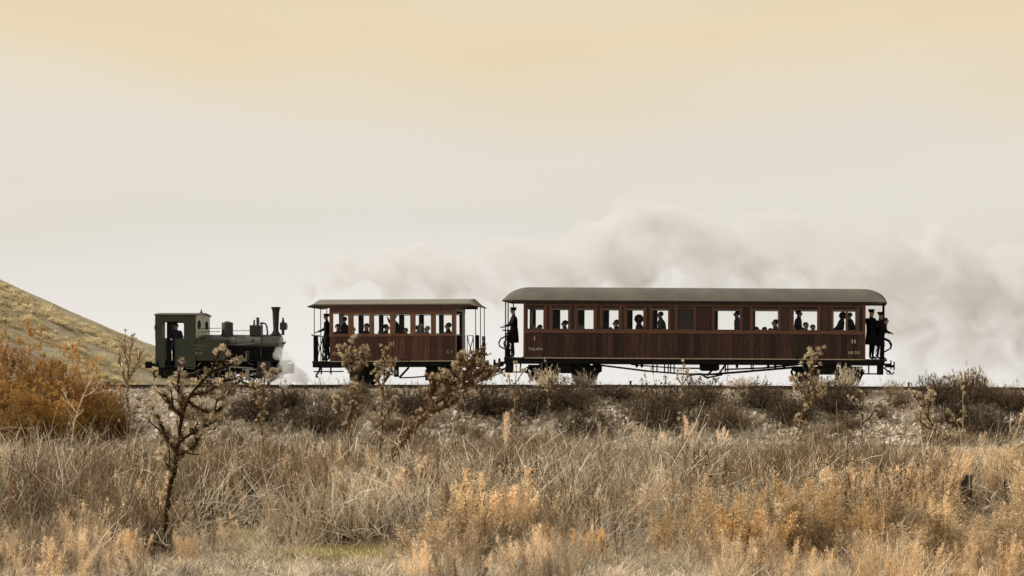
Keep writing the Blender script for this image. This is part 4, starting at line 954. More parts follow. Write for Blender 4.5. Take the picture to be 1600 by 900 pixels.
def tuft(seed, n=90, h=(.35, .75), spread=.35, rad=.16, w=.010, bend=.35):
    v = Veg(seed); r = v.r; b = np.zeros((n, 3)); a = r.uniform(0, 6.28, n); q = rad * np.sqrt(r.uniform(0, 1, n)); b[:, 0] = q * np.cos(a); b[:, 1] = q * np.sin(a); b[:, 2] = -.03
    d = updir(r, n, spread); d[:, :2] += b[:, :2] * 1.5; bd = d * [1, 1, 0] * bend + r.normal(0, .16, (n, 3)); bd[:, 2] = -np.abs(r.normal(0, .12, n))
    v.strands(b, d, rnd(r, n, *h), rnd(r, n, w * .6, w * 1.4), bd, 3, 0, .8); return v.mesh('grass_tuft')
def plume(v, base, height, lean, dens=1.0, w0=.10, tw=.009, t0=.25, sz=.022, tipv=(.5, 1)):
    """upright weed: stem with short rising side twigs and seed flecks forming an uneven spindle"""
    r = v.r; top = base + np.array([lean[0], lean[1], 1.0]) * height
    c = v.strands(base[None], (top - base)[None], np.array([height * np.linalg.norm([lean[0], lean[1], 1])]), np.array([tw]), r.normal(0, .05, (1, 3)) * [1, 1, 0], 5, 0, .3, .4)
    n = int(height * 60 * dens); t = t0 + (1 - t0) * r.uniform(0, 1, n) ** .8; p = base + (top - base) * t[:, None]
    prof = np.sin(np.pi * np.clip((t - t0) / (1 - t0) * .82 + .18, 0, 1)) ** .8; ln = w0 * (.35 + prof) * r.uniform(.5, 1.3, n)
    d = updir(r, n, 1.0); d[:, 2] = r.uniform(.5, 1.6, n)
    cc = v.strands(p, d, ln, np.full(n, tw * .45), r.normal(0, .15, (n, 3)), 2, .1, .6, .5)
    m = 4; e = np.repeat(np.arange(n), m); f = r.uniform(.25, 1, len(e))
    dn = d / np.linalg.norm(d, axis=1, keepdims=True)
    pos = p[e] + dn[e] * (ln[e] * f)[:, None] + r.normal(0, .008, (len(e), 3))
    v.flecks(pos, r.uniform(.5, 1.4, len(e)) * sz, r.uniform(*tipv, len(e)))
def weed(seed, k=5, h=(.55, 1.0), rad=.22, dens=1.25, **kw):
    v = Veg(seed); r = v.r
    for i in range(k):
        a = r.uniform(0, 6.28); q = r.uniform(0, rad); b = np.array([q * math.cos(a), q * math.sin(a), -.05]); plume(v, b, r.uniform(*h), (b[:2] * r.uniform(.2, 1.2) + r.normal(0, .07, 2)), dens, **kw)
    return v.mesh('weed')
def tangle(seed, n=22, h=(.4, .95), w=.016):
    v = Veg(seed); r = v.r; b = np.zeros((n, 3)); b[:, :2] = r.normal(0, .12, (n, 2)); b[:, 2] = -.03
    d = updir(r, n, .75); L0 = rnd(r, n, *h); c = v.strands(b, d, L0, rnd(r, n, w * .6, w * 1.2), r.normal(0, .35, (n, 3)) * [1, 1, .5], 4, 0, .4, .4)
    for k in range(2):
        e = r.randint(0, n, n * 3); ti = r.randint(1, 5, n * 3); p = c[e, ti]
        dd = updir(r, n * 3, 1.2); c2 = v.strands(p, dd, L0[e] * r.uniform(.2, .5, n * 3), np.full(n * 3, w * .45), r.normal(0, .35, (n * 3, 3)), 3, .2, .9, .4)
    return v.mesh('tangle')
def brush(seed, n=110, h=(.4, .95), w=.013):
    v = Veg(seed); r = v.r; b = np.zeros((n, 3)); b[:, :2] = r.normal(0, .16, (n, 2)); b[:, 2] = -.03; d = updir(r, n, .28)
    L0 = rnd(r, n, *h); c = v.strands(b, d, L0, rnd(r, n, w * .5, w), r.normal(0, .12, (n, 3)), 3, 0, .6, .3)
    e = r.randint(0, n, n * 2); p = c[e, r.randint(1, 4, n * 2)]; v.strands(p, updir(r, n * 2, .5), L0[e] * r.uniform(.15, .35, n * 2), np.full(n * 2, w * .45), r.normal(0, .2, (n * 2, 3)), 2, .3, .9, .4)
    return v.mesh('brush')
def dome(seed, rx, ry, rz, ntw, nfl, fl=.035, w=.008, droop=.0, upw=.6, tipz=.6, zt=False):
    """rounded shrub: twigs fan out of the base into many fine sprays with leaf flecks, ragged outline"""
    v = Veg(seed); r = v.r; a = r.uniform(0, 6.28, ntw); el = np.arccos(r.uniform(0.0, 1, ntw)); lump = 1 + .28 * np.sin(a * 3 + seed) * np.sin(el * 4 + seed * 2) + r.normal(0, .04 if zt else .10, ntw)
    tip = np.stack([np.cos(a) * np.sin(el) * rx, np.sin(a) * np.sin(el) * ry, np.cos(el) * rz + .05], 1) * lump[:, None]
    base = r.normal(0, .12, (ntw, 3)) * [rx, ry, 0]; d = tip - base; ln = np.linalg.norm(d, axis=1)
    c = v.strands(base, d + [0, 0, .3 * rz], ln * .95, np.full(ntw, w), np.stack([d[:, 0] * .1, d[:, 1] * .1, -np.full(ntw, .25 * rz)], 1) / ln[:, None], 4, 0, .3, .4)
    m = ntw * 5; e = r.randint(0, ntw, m); ti = r.choice([2, 3, 4, 4], m); p = c[e, ti]; dd = d[e] / ln[e][:, None] * (1 - upw) + updir(r, m, .55) * upw
    sl = r.uniform(.08, .24, m) * (rz ** .5) * (.6 if zt else 1.1); tz = np.clip(p[:, 2] / rz, 0, 1)
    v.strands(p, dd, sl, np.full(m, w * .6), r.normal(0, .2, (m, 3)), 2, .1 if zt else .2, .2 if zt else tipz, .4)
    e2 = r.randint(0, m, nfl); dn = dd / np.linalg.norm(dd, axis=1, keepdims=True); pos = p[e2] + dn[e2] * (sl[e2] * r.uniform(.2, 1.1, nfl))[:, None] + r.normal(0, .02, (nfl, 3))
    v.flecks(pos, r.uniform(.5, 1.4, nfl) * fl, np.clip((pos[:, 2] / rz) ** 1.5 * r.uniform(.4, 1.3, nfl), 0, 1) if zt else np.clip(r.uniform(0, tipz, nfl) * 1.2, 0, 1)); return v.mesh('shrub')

# ------------------------------------------------------------------ ground cover that nobody could count: points instanced by geometry nodes, one object per kind of growth
def scatter(name, pts, rot, scl, idx, protos, mat):
    col = bpy.data.collections.new(name + '_sources')
    for i, me in enumerate(protos):
        me.materials.append(mat); o = bpy.data.objects.new('%s_source_%02d' % (name, i), me); col.objects.link(o)
    me = bpy.data.meshes.new(name); n = len(pts); me.vertices.add(n); me.vertices.foreach_set('co', np.asarray(pts, np.float32).ravel())
    a = me.attributes.new('rot', 'FLOAT_VECTOR', 'POINT'); a.data.foreach_set('vector', np.asarray(rot, np.float32).ravel())
    a = me.attributes.new('scl', 'FLOAT_VECTOR', 'POINT'); a.data.foreach_set('vector', np.asarray(scl, np.float32).ravel())
    a = me.attributes.new('idx', 'INT', 'POINT'); a.data.foreach_set('value', np.asarray(idx, np.int32))
    o = link(name, me, mat); tag(o, kind='stuff')
    g = bpy.data.node_groups.new(name, 'GeometryNodeTree'); g.interface.new_socket('Geometry', in_out='INPUT', socket_type='NodeSocketGeometry'); g.interface.new_socket('Geometry', in_out='OUTPUT', socket_type='NodeSocketGeometry')
    gi, go = g.nodes.new('NodeGroupInput'), g.nodes.new('NodeGroupOutput'); iop = g.nodes.new('GeometryNodeInstanceOnPoints'); ci = g.nodes.new('GeometryNodeCollectionInfo')
    ci.inputs['Collection'].default_value = col; ci.inputs['Separate Children'].default_value = True; ci.inputs['Reset Children'].default_value = True
    def attr(nm, dt):
        q = g.nodes.new('GeometryNodeInputNamedAttribute'); q.data_type = dt; q.inputs['Name'].default_value = nm; return q.outputs['Attribute']
    g.links.new(gi.outputs[0], iop.inputs['Points']); g.links.new(ci.outputs[0], iop.inputs['Instance']); iop.inputs['Pick Instance'].default_value = True
    g.links.new(attr('idx', 'INT'), iop.inputs['Instance Index']); g.links.new(attr('rot', 'FLOAT_VECTOR'), iop.inputs['Rotation']); g.links.new(attr('scl', 'FLOAT_VECTOR'), iop.inputs['Scale'])
    g.links.new(iop.outputs[0], go.inputs[0]); md = o.modifiers.new('scatter', 'NODES'); md.node_group = g; return o
rs = np.random.RandomState(7)
def to_px(x, y, z): d = y - CAM_Y; return PX0 + x * FPX / d, PY0 - (z - CAM_Z) * FPX / d
def clear(x, y):
    k = np.zeros_like(x)
    for cx, cy, a, b in GL:
        k = np.maximum(k, np.exp(-(((x - cx) / a) ** 2 + ((y - cy) / b) ** 2) ** 2))
        # the strip between a clearing and the photographer's side holds only low growth
        k = np.maximum(k, .15 * np.exp(-(((x - cx * (y - CAM_Y) / (cy - CAM_Y)) / a) ** 4)) * ss(-cy + b * .2, -cy + b + .8, -y) )
    return k
def sample(n, d0, d1, dens=None, px0=-120, px1=1720):
    d = np.sqrt(rs.uniform(d0 ** 2, d1 ** 2, n)); px = rs.uniform(px0, px1, n); x = (px - PX0) * d / FPX; y = d + CAM_Y
    if dens is not None:
        k = rs.uniform(0, 1, n) < dens(x, y, px); x, y, px, d = x[k], y[k], px[k], d[k]
    return x, y, px, d
def put(name, xy, protos, mat, smin=.7, smax=1.3, tilt=.12, zs=None, low=None, sink=.03):
    x, y = xy[0], xy[1]; n = len(x); s = rs.uniform(smin, smax, n)
    if low is not None: s = s * low
    rot = np.stack([rs.normal(0, tilt, n), rs.normal(0, tilt, n), rs.uniform(0, 6.28, n)], 1); sc = np.stack([s, s, s * (zs if zs is not None else 1)], 1)
    return scatter(name, np.stack([x, y, gz(x, y) - sink], 1), rot, sc, rs.randint(0, len(protos), n), protos, mat)
patch = lambda x, y, s, sc=.22: fbm(x * sc, y * sc, 3, s) + .5       # 0..1 roughly .2-.8
lowf = lambda x, y: 1 - .86 * clear(x, y)
# dry grass all over the field
def hl(px, d):
    """how tall growth stands: low at the near edge, at the foot of the big thistle, before the two post stubs, and thinning out toward the bank"""
    k = .55 + .45 * ss(25, 28.5, d); k = k * np.clip((1.95 - .0252 * d) / 1.0, .06, 1)
    w = 40 * np.sin(px * .05 + d * 3)
    k = k * (1 - .72 * ((px + w > 300) & (px + w < 640) & (d < 26.2))) * (1 - .45 * ((px + w > 320) & (px + w < 460) & (d > 26.2) & (d < 29.6)))
    k = k * (1 - .6 * ((px > 222) & (px < 286) & (d < 30)) * (d < 26.6)) * (1 - .78 * ((px > 1472) & (px < 1600) & (d > 29) & (d < 38.8))) * (1 - .5 * ((px > 1494) & (px < 1596) & (d > 24) & (d <= 29)))
    return k
x, y, px, d = sample(3400, 21.8, 76, lambda x, y, px: np.clip(.95 - .6 * (patch(x, y, 21) < .45), 0, 1) * (1 - .6 * clear(x, y)))
put('dry_grass', (x, y), [tuft(i, 70, (.22, .70), .26 + .05 * i, .15 + .02 * i, .013, .22) for i in range(6)], v_grass, .5, 1.4, .24, low=lowf(x, y) * hl(px, d))
# plumed weeds
x, y, px, d = sample(11500, 22.2, 66, lambda x, y, px: np.clip((patch(x, y, 31) - .30) * 4, .25, 1) * (clear(x, y) < .12))
put('plumed_weeds', (x, y), [weed(100 + i, 4 + i % 3, (.4, .9), .24, 1.3, w0=.15, t0=.12, tipv=(.0, 1)) for i in range(8)], v_weed, .55, 1.25, .18, low=hl(px, d))
# the pale far edge of the field: denser, finer plumes that end in one ragged line
x, y, px, d = sample(5200, 47, 66, lambda x, y, px: np.clip(.75 + 0 * x, 0, 1))
put('far_plumed_grass', (x, y), [weed(140 + i, 5, (.45, .8), .25, .9, w0=.12, tw=.012, sz=.028) for i in range(6)], veg_mat('pale_plumes', T_((.3, (184, 158, 130)), (.5, (216, 192, 164)), (.7, (226, 204, 172))), S(244, 228, 206), transl=.4, instvar=.4, right=S(208, 178, 128)), .7, 1.35, .12, low=hl(px, d))
# brown standing brush
x, y, px, d = sample(2900, 24.5, 47, lambda x, y, px: np.clip((patch(x, y, 41, .3) - .44) * 7, .04, 1) * (clear(x, y) < .12))
put('brown_brush', (x, y), [brush(200 + i) for i in range(5)], v_dark, .55, 1.25, .2, low=hl(px, d))
# dark rusty seed spikes standing over the grass
def spikes(seed):
    v = Veg(seed); r = v.r
    for i in range(r.randint(2, 5)):
        b = np.array([r.normal(0, .12), r.normal(0, .12), -.03]); h = r.uniform(.6, 1.0); t = b + np.array([r.normal(0, .06), r.normal(0, .06), h]); v.strands(b[None], (t - b)[None], np.array([h]), np.array([.014]), np.zeros((1, 3)), 4, 0, .2, .6)
        n = 150; u = r.uniform(.5, 1, n); p = b + (t - b) * u[:, None] + r.normal(0, 1, (n, 3)) * (.022 * (1.25 - u))[:, None]; v.flecks(p, r.uniform(.012, .034, n), r.uniform(0, .6, n))
    return v.mesh('spikes')
x, y, px, d = sample(1500, 24, 62, lambda x, y, px: np.clip((patch(x, y, 95, .4) - .42) * 6, .05, 1) * (clear(x, y) < .2) * ((px < 1470) | (px > 1610)))
put('dark_seed_spikes', (x, y), [spikes(350 + i) for i in range(5)], veg_mat('rusty_spikes', T_((.3, (58, 42, 30)), (.5, (92, 66, 46)), (.7, (128, 92, 62))), S(150, 112, 78), transl=.1, right=S(130, 92, 52)), .7, 1.25, .08, low=np.clip(hl(px, d) * 1.1, 0, 1.1))
# pale bare twigs
x, y, px, d = sample(4600, 23, 60, lambda x, y, px: np.clip((patch(x, y, 51, .35) - .36) * 3, .08, 1) * (clear(x, y) < .3) * ((px < 1470) | (px > 1610) | (y - CAM_Y > 39)))
put('bare_twigs', (x, y), [tangle(300 + i) for i in range(6)], v_twig, .5, 1.3, .35, low=hl(px, d))
x, y, px, d = sample(5200, 21.6, 31, lambda x, y, px: 1 - .7 * (clear(x, y) > .5))
put('low_grass', (x, y), [tuft(420 + i, 60, (.05, .17), .7, .16, .009, .6) for i in range(4)], v_grass, .6, 1.3, .2)
# short green tufts in the clearings
xx, yy = [], []
for cx, cy, a, b in GL:
    n = 260; xx.append(cx + rs.normal(0, a * .6, n)); yy.append(cy + rs.normal(0, b * .6, n))
xx, yy = np.concatenate(xx), np.concatenate(yy)
put('green_tufts', (xx, yy), [tuft(400 + i, 90, (.06, .16), .6, .2, .006) for i in range(3)], v_moss, .7, 1.3, .1)

# ------------------------------------------------------------------ embankment cover
n = 800; x = rs.uniform(-34, 9, n); y = -rs.uniform(1.9, 8.5, n); k = patch(x, y, 61, .6) > .47; x, y = x[k], y[k]
put('embankment_grass', (x, y), [tuft(500 + i, 60, (.08, .24), .5, .16, .012, .5) for i in range(4)], veg_mat('bank_grass', T_((.3, (112, 100, 80)), (.5, (156, 142, 116)), (.7, (196, 182, 154))), S(220, 208, 186), transl=.3, pscale=.7), .6, 1.2, .2)
n = 420; x = rs.uniform(-34, 9, n); y = -rs.uniform(2.6, 6.5, n)
put('embankment_twigs', (x, y), [tangle(520 + i, 18, (.15, .38), .016) for i in range(4)], v_twig, .7, 1.25, .25)
def stone(seed):
    b = bmesh.new(); bmesh.ops.create_icosphere(b, subdivisions=1, radius=1); r = random.Random(seed)
    for v in b.verts: v.co = Vector((v.co.x * 1.2, v.co.y, v.co.z * .7)) * r.uniform(.65, 1.25)
    me = bpy.data.meshes.new('stone'); b.to_mesh(me); b.free(); return me
stm = pbr('pale_stone', (.56, .49, .40), .9, 0, .3, 3, objvar=.35)
n = 15000; x = rs.uniform(-34, 9, n); y = -1.7 - 5.6 * rs.uniform(0, 1, n) ** .9; k = (patch(x, y, 71, .45) > .40) | (rs.uniform(0, 1, n) < .25); x, y = x[k], y[k]; n = len(x)
s = (rs.gamma(2.0, .015, n) + .018) * (.55 + .6 * ss(1.8, 4.5, -y))
scatter('embankment_stones', np.stack([x, y, gz(x, y) + s * .25], 1), rs.uniform(0, 6.28, (n, 3)), np.stack([s, s, s], 1), rs.randint(0, 5, n), [stone(i) for i in range(5)], stm)
n = 7000; x = rs.uniform(-42, 12, n); y = rs.uniform(-1.9, 1.9, n); k = np.abs(np.abs(y) - .53) > .09; x, y = x[k], y[k]; n = len(x); s = rs.uniform(.02, .04, n)
scatter('track_ballast', np.stack([x, y, gz(x, y) + .012], 1), rs.uniform(0, 6.28, (n, 3)), np.stack([s, s, s * .8], 1), rs.randint(0, 4, n), [stone(i + 20) for i in range(4)], pbr('ballast_stone', (.30, .25, .195), .9, 0, .3, 3, objvar=.3))
n = 800; x = rs.uniform(-34, 9, n); y = -rs.uniform(2.4, 7.8, n); k = patch(x, y, 91, .55) > .58; x, y = x[k], y[k]
put('embankment_scrub', (x, y), [dome(540 + i, .34, .34, .34, 60, 700, .035, .014) for i in range(4)], veg_mat('low_scrub', T_((.32, (66, 55, 45)), (.5, (100, 85, 68)), (.68, (138, 119, 94))), S(176, 156, 124), transl=.15, pscale=.8), .5, 1.4, .2)
n = 170; x = rs.uniform(-34, 9, n); y = -rs.uniform(1.75, 2.6, n)
put('crest_stalks', (x, y), [tangle(560 + i, 7, (.2, .5), .014) for i in range(4)], v_dark, .5, 1.2, .2)
# tufts over the hill
n = 4500; x = rs.uniform(-74, -38, n); y = rs.uniform(27, 66, n); z = hill_z(x, y); k = (z > -1.5) & ((patch(x + z, y, 81, .35) > .42)); x, y, z = x[k], y[k], z[k]; n = len(x); s = rs.uniform(.5, 1.3, n)
scatter('hill_tufts', np.stack([x, y, z - .05], 1), np.stack([np.zeros(n), np.zeros(n), rs.uniform(0, 6.28, n)], 1), np.stack([s, s, s], 1), rs.randint(0, 3, n), [tuft(600 + i, 50, (.15, .36), .7, .3, .05) for i in range(3)], veg_mat('hill_tuft_grass', T_((.32, (150, 134, 94)), (.5, (178, 161, 118)), (.68, (206, 190, 148))), S(222, 208, 170), transl=.3, pscale=.12, fine=.6))
# ------------------------------------------------------------------ shrubs on the embankment (each one a thing)
def shrub(px, py, w_px, h_px, y, meshes, mat, label, name='shrub', cat='shrub', group='dark shrubs on the embankment', k=0, stem=True):
    """px, py: foot of the shrub in the photograph, w_px, h_px its size there, y its depth"""
    sc = (y - CAM_Y) / FPX; x = (px - PX0) * sc; me = meshes[k % len(meshes)]
    o = bpy.data.objects.new(name, me); COL.objects.link(o)
    if not me.materials: me.materials.append(mat)
    o.location = (x, y, PZ(py, y)); o.location.z = min(float(gz(x, y)) - .02, 9) if py is None else PZ(py, y)
    o.scale = (w_px * sc / 2 * 1.1, min(w_px * sc / 2, 1.0), h_px * sc * 1.05); o.rotation_euler = (0, 0, random.uniform(-.6, .6)); return tag(o, label, cat, group)
domes = [dome(700 + i, 1, 1, 1, 260, 5200, .062, .016) for i in range(5)]
random.seed(31)
def on_slope(py):      # depth of the embankment surface seen at this row
    ys = np.linspace(-1.8, -9, 300); zz = gz(np.full(300, -8.), ys); p = PY0 - (zz - CAM_Z) * FPX / (ys - CAM_Y); return float(ys[np.argmin(np.abs(p - py))])
for i, (px, py, w, h, lab) in enumerate([
    (405, 660, 96, 52, 'low dark shrub on the bank right below the front of the locomotive'),
    (452, 640, 60, 34, 'small dark shrub on the bank under the gap between locomotive and small carriage'),
    (500, 676, 84, 44, 'dark shrub low on the bank below the left end of the small carriage'),
    (545, 640, 60, 26, 'small grey shrub at the bank top below the left wheels of the small carriage'),
    (640, 650, 70, 40, 'brown shrub on the bank behind the leaning thistle'),
    (760, 648, 100, 44, 'wide dark shrub on the bank right of the leaning thistle'),
    (836, 644, 84, 36, 'dark shrub at the bank top left below the front bogie of the long coach'),
    (880, 640, 86, 40, 'grey brown shrub at the bank top below the right wheel of the front bogie'),
    (960, 622, 110, 20, 'flat brown shrub strip at the bank crest right of the front bogie'),
    (905, 692, 64, 44, 'dark shrub low on the bank between stones, below the front bogie'),
    (940, 684, 40, 36, 'narrow dark shrub low on the bank beside the pale stones'),
    (1030, 676, 100, 74, 'tall dark shrub on the bank left of the slender thistle under the coach middle'),
    (1095, 640, 84, 44, 'olive shrub at the bank crest right of the slender thistle'),
    (1130, 676, 84, 44, 'dark shrub low on the bank under the coach middle'),
    (1185, 640, 70, 40, 'grey shrub on the bank left of the bushy pale thistle'),
    (1300, 645, 90, 46, 'dark shrub on the bank below the rear bogie of the long coach'),
    (1230, 664, 70, 44, 'grey brown shrub on the bank behind the bushy pale thistle'),
    (1462, 632, 70, 40, 'brown shrub at the crest left of the tallest crest bush'),
    (1515, 636, 66, 54, 'tall round bush on the bank crest standing against the steam'),
    (1496, 666, 60, 40, 'dark shrub on the bank below the tall crest bush'),
    (1548, 686, 80, 46, 'large dark shrub low on the right of the bank'),
    (1594, 644, 50, 36, 'dark shrub on the bank at the right edge'),
    (150, 668, 90, 64, 'brown shrub on the bank at the right foot of the rust coloured tamarisks'),
    (178, 690, 64, 44, 'dark shrub on the bank left below the tall upright thistle')]):
    o = shrub(px, py, w, h, on_slope(min(py, 686)) + .1, domes, v_shrub, lab, k=i)
tufts_c = [dome(740 + i, 1, 1, 1, 90, 500, .10, .03, upw=.8, tipz=1) for i in range(3)]
for i, (px, py, w, h, y, lab) in enumerate([
    (858, 606, 52, 34, -2.3, 'pale dry tuft in front of the left wheel of the front bogie'), (912, 606, 48, 26, -2.3, 'pale dry tuft in front of the right wheel of the front bogie'),
    (1322, 606, 44, 34, -2.3, 'pale dry tuft in front of the last wheel of the rear bogie'), (1282, 606, 50, 20, -2.4, 'low dry tuft left of the last wheel of the rear bogie'),
    (1160, 606, 60, 16, -2.3, 'thin dry tuft at the crest below the battery box'), (1462, 610, 44, 22, -2.2, 'small dry tuft at the crest right of the coach end'),
    (1516, 610, 64, 34, -2.5, 'brown dry tuft on top of the crest bush on the right')]):
    shrub(px, py, w, h, y, tufts_c, MATS['bank_grass'] if i < 3 else v_dark, lab, 'dry_tuft', 'dry tuft', 'dry tufts along the track', k=i)

# rust coloured tamarisks on the left
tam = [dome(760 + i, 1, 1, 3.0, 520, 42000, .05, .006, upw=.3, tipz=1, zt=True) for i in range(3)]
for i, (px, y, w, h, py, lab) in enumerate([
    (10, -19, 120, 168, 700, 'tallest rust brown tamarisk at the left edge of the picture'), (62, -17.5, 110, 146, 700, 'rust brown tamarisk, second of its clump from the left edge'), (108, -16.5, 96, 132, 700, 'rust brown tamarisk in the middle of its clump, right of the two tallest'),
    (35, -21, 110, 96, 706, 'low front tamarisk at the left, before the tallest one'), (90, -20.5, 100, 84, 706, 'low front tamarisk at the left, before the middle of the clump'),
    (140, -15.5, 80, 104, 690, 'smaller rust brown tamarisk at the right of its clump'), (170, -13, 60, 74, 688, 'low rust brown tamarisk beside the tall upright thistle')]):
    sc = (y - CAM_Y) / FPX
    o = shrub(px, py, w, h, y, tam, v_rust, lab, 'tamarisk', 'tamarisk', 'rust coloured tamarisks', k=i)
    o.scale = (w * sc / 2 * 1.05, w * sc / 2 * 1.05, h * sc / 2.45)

# ------------------------------------------------------------------ fluffy orange weeds in the foreground
def orange(seed, k, h, rad): return weed(seed, k, h, rad, 2.0, w0=.17, tw=.008, t0=.08, sz=.026, tipv=(.0, 1))
om = [orange(800 + i, 9, (.55, .98), .34) for i in range(6)]
for i, (px, y, h, w, mat, lab) in enumerate([
    (132, -55.4, .52, .5, 0, 'small pale orange plume weed near the bottom left corner, left of the big thistle'),
    (205, -56.2, .42, .4, 0, 'short orange plume weed just left of the foot of the big thistle'),
    (292, -56.0, .36, .35, 0, 'short orange plume weed just right of the foot of the big thistle'),
    (672, -56.0, .55, .9, 0, 'low fluffy orange weed at the left end of the central foreground clump'),
    (722, -55.3, .85, 1.1, 0, 'broad fluffy orange weed in the central foreground clump'),
    (778, -54.6, 1.02, 1.1, 0, 'tallest fluffy orange weed of the central foreground clump'),
    (812, -54.9, .95, .8, 0, 'pale orange weed at the right of the central foreground clump'),
    (845, -56.4, .45, .8, 1, 'low orange weed on the bottom edge right of the central clump'),
    (908, -56.5, .40, .8, 1, 'low orange weed on the bottom edge left of the bare middle'),
    (1040, -56.1, .60, .7, 1, 'orange weed at the left foot of the tall straw plume'),
    (1098, -55.4, 1.0, .8, 0, 'tall straw coloured plume weed in the middle right foreground'),
    (1125, -55.6, .78, .7, 1, 'upright orange plume weed just right of the tall straw plume'),
    (1180, -56.0, .62, 1.1, 1, 'deep orange weed between the straw plume and the right hand clump'),
    (1225, -55.6, .66, 1.1, 1, 'orange weed at the left of the right hand foreground clump'),
    (1262, -54.6, .86, .8, 0, 'pale plume weed rising behind the right hand foreground clump'),
    (1300, -55.0, .92, 1.1, 1, 'deep orange bushy weed in the middle of the right hand clump'),
    (1350, -55.6, .72, 1.0, 1, 'orange weed at the right of the right hand clump'),
    (1372, -52.6, .9, .7, 0, 'pale orange weed standing alone behind the right hand clump'),
    (1412, -56.2, .5, .9, 0, 'low straw orange weed in the right foreground'),
    (1460, -55.8, .55, 1.0, 1, 'low golden weed right of the dark hollow'),
    (1520, -55.4, .45, 1.1, 0, 'golden weed in front of the left dark post'),
    (1560, -55.0, .5, 1.2, 0, 'large golden weed below the right dark post'),
    (1598, -54.8, .85, 1.1, 0, 'large golden weed at the bottom right corner'),
    (930 , -50.5, .5, .5, 0, 'small pink plume weed in the middle of the field')]):
    d = y - CAM_Y; x = (px - PX0) * d / FPX; me = om[i % 6]
    if mat == 1:
        me = me.copy(); me.materials.clear(); me.materials.append(MATS.get('deep_orange') or veg_mat('deep_orange', T_((.3, (124, 98, 62)), (.5, (164, 132, 86)), (.7, (190, 158, 112))), S(232, 204, 158), transl=.3, pscale=.8))
    elif not me.materials: me.materials.append(v_orange)
    o = bpy.data.objects.new('plume_weed', me); COL.objects.link(o); o.location = (x, y, float(gz(x, y))); o.scale = (w * 1.15, w * 1.15, h * 1.15); o.rotation_euler = (0, 0, i * 1.3)
    tag(o, lab, 'weed', 'fluffy plume weeds in the foreground')
# taller pale plumes along the far edge of the field
pm_ = [weed(860 + i, 3, (.8, 1.0), .12, 1.3, w0=.13, tw=.012, sz=.03) for i in range(4)]
for m_ in pm_: m_.materials.append(MATS['pale_plumes'])
for i, (px, top, lab) in enumerate([(793, 640, 'pale plume weed against the stones below the gap between the carriages'), (937, 655, 'pale plume weed below the rear of the front bogie'), (998, 655, 'single pale plume weed left of the dark bank shrub'),
    (1035, 668, 'pale plume weed in front of the dark bank shrub'), (1075, 645, 'tall pale plume weed beside the slender thistle'), (1088, 650, 'pale plume weed just right of the slender thistle'), (1128, 664, 'short pale plume weed in front of the low dark shrub'),
    (1262, 672, 'pale plume weed at the foot of the bushy thistle'), (1530, 672, 'golden plume weed in front of the large dark shrub'), (1410, 690, 'pale plume weed in front of the stony bank on the right')]):
    y = -25.5; d = y - CAM_Y; x = (px - PX0) * d / FPX; g0 = float(gz(x, y)); o = bpy.data.objects.new('tall_plume', pm_[i % 4]); COL.objects.link(o)
    o.location = (x, y, g0); hgt = PZ(top, y) - g0; o.scale = (1, 1, hgt); o.rotation_euler = (0, 0, i * 2.1); tag(o, lab, 'weed', 'tall pale plumes at the far edge of the field')

# ------------------------------------------------------------------ dead thistles
def head_mesh(seed):
    r = random.Random(seed); b = bmesh.new(); bmesh.ops.create_icosphere(b, subdivisions=1, radius=.32)
    for v in b.verts: v.co.z *= .9
    vs = []
    me = bpy.data.meshes.new('h'); co = [Vector((v.co.x * .8, v.co.y * .8, v.co.z * 1.3)) for v in b.verts]; fs = [[v.index for v in f.verts] for f in b.faces]; b.free(); tip = [.5] * len(co)
    for k in range(26):
        a = r.uniform(0, 6.28); e = r.uniform(-.2, 1.45); d = Vector((math.cos(a) * math.cos(e), math.sin(a) * math.cos(e), math.sin(e))); s = d.orthogonal().normalized() * .09; t = d.cross(s).normalized() * .09
        n = len(co); co += [d * .3 + s, d * .3 - s * .5 + t, d * .3 - s * .5 - t, d * r.uniform(.6, 1.2)]; fs += [[n, n + 1, n + 3], [n + 1, n + 2, n + 3], [n + 2, n, n + 3]]; tip += [.2, .2, .2, 1.]
    me.from_pydata([tuple(c) for c in co], [], fs); a = me.attributes.new('tip', 'FLOAT', 'POINT'); a.data.foreach_set('value', tip); me.materials.append(v_head); return me
heads = [head_mesh(i) for i in range(5)]
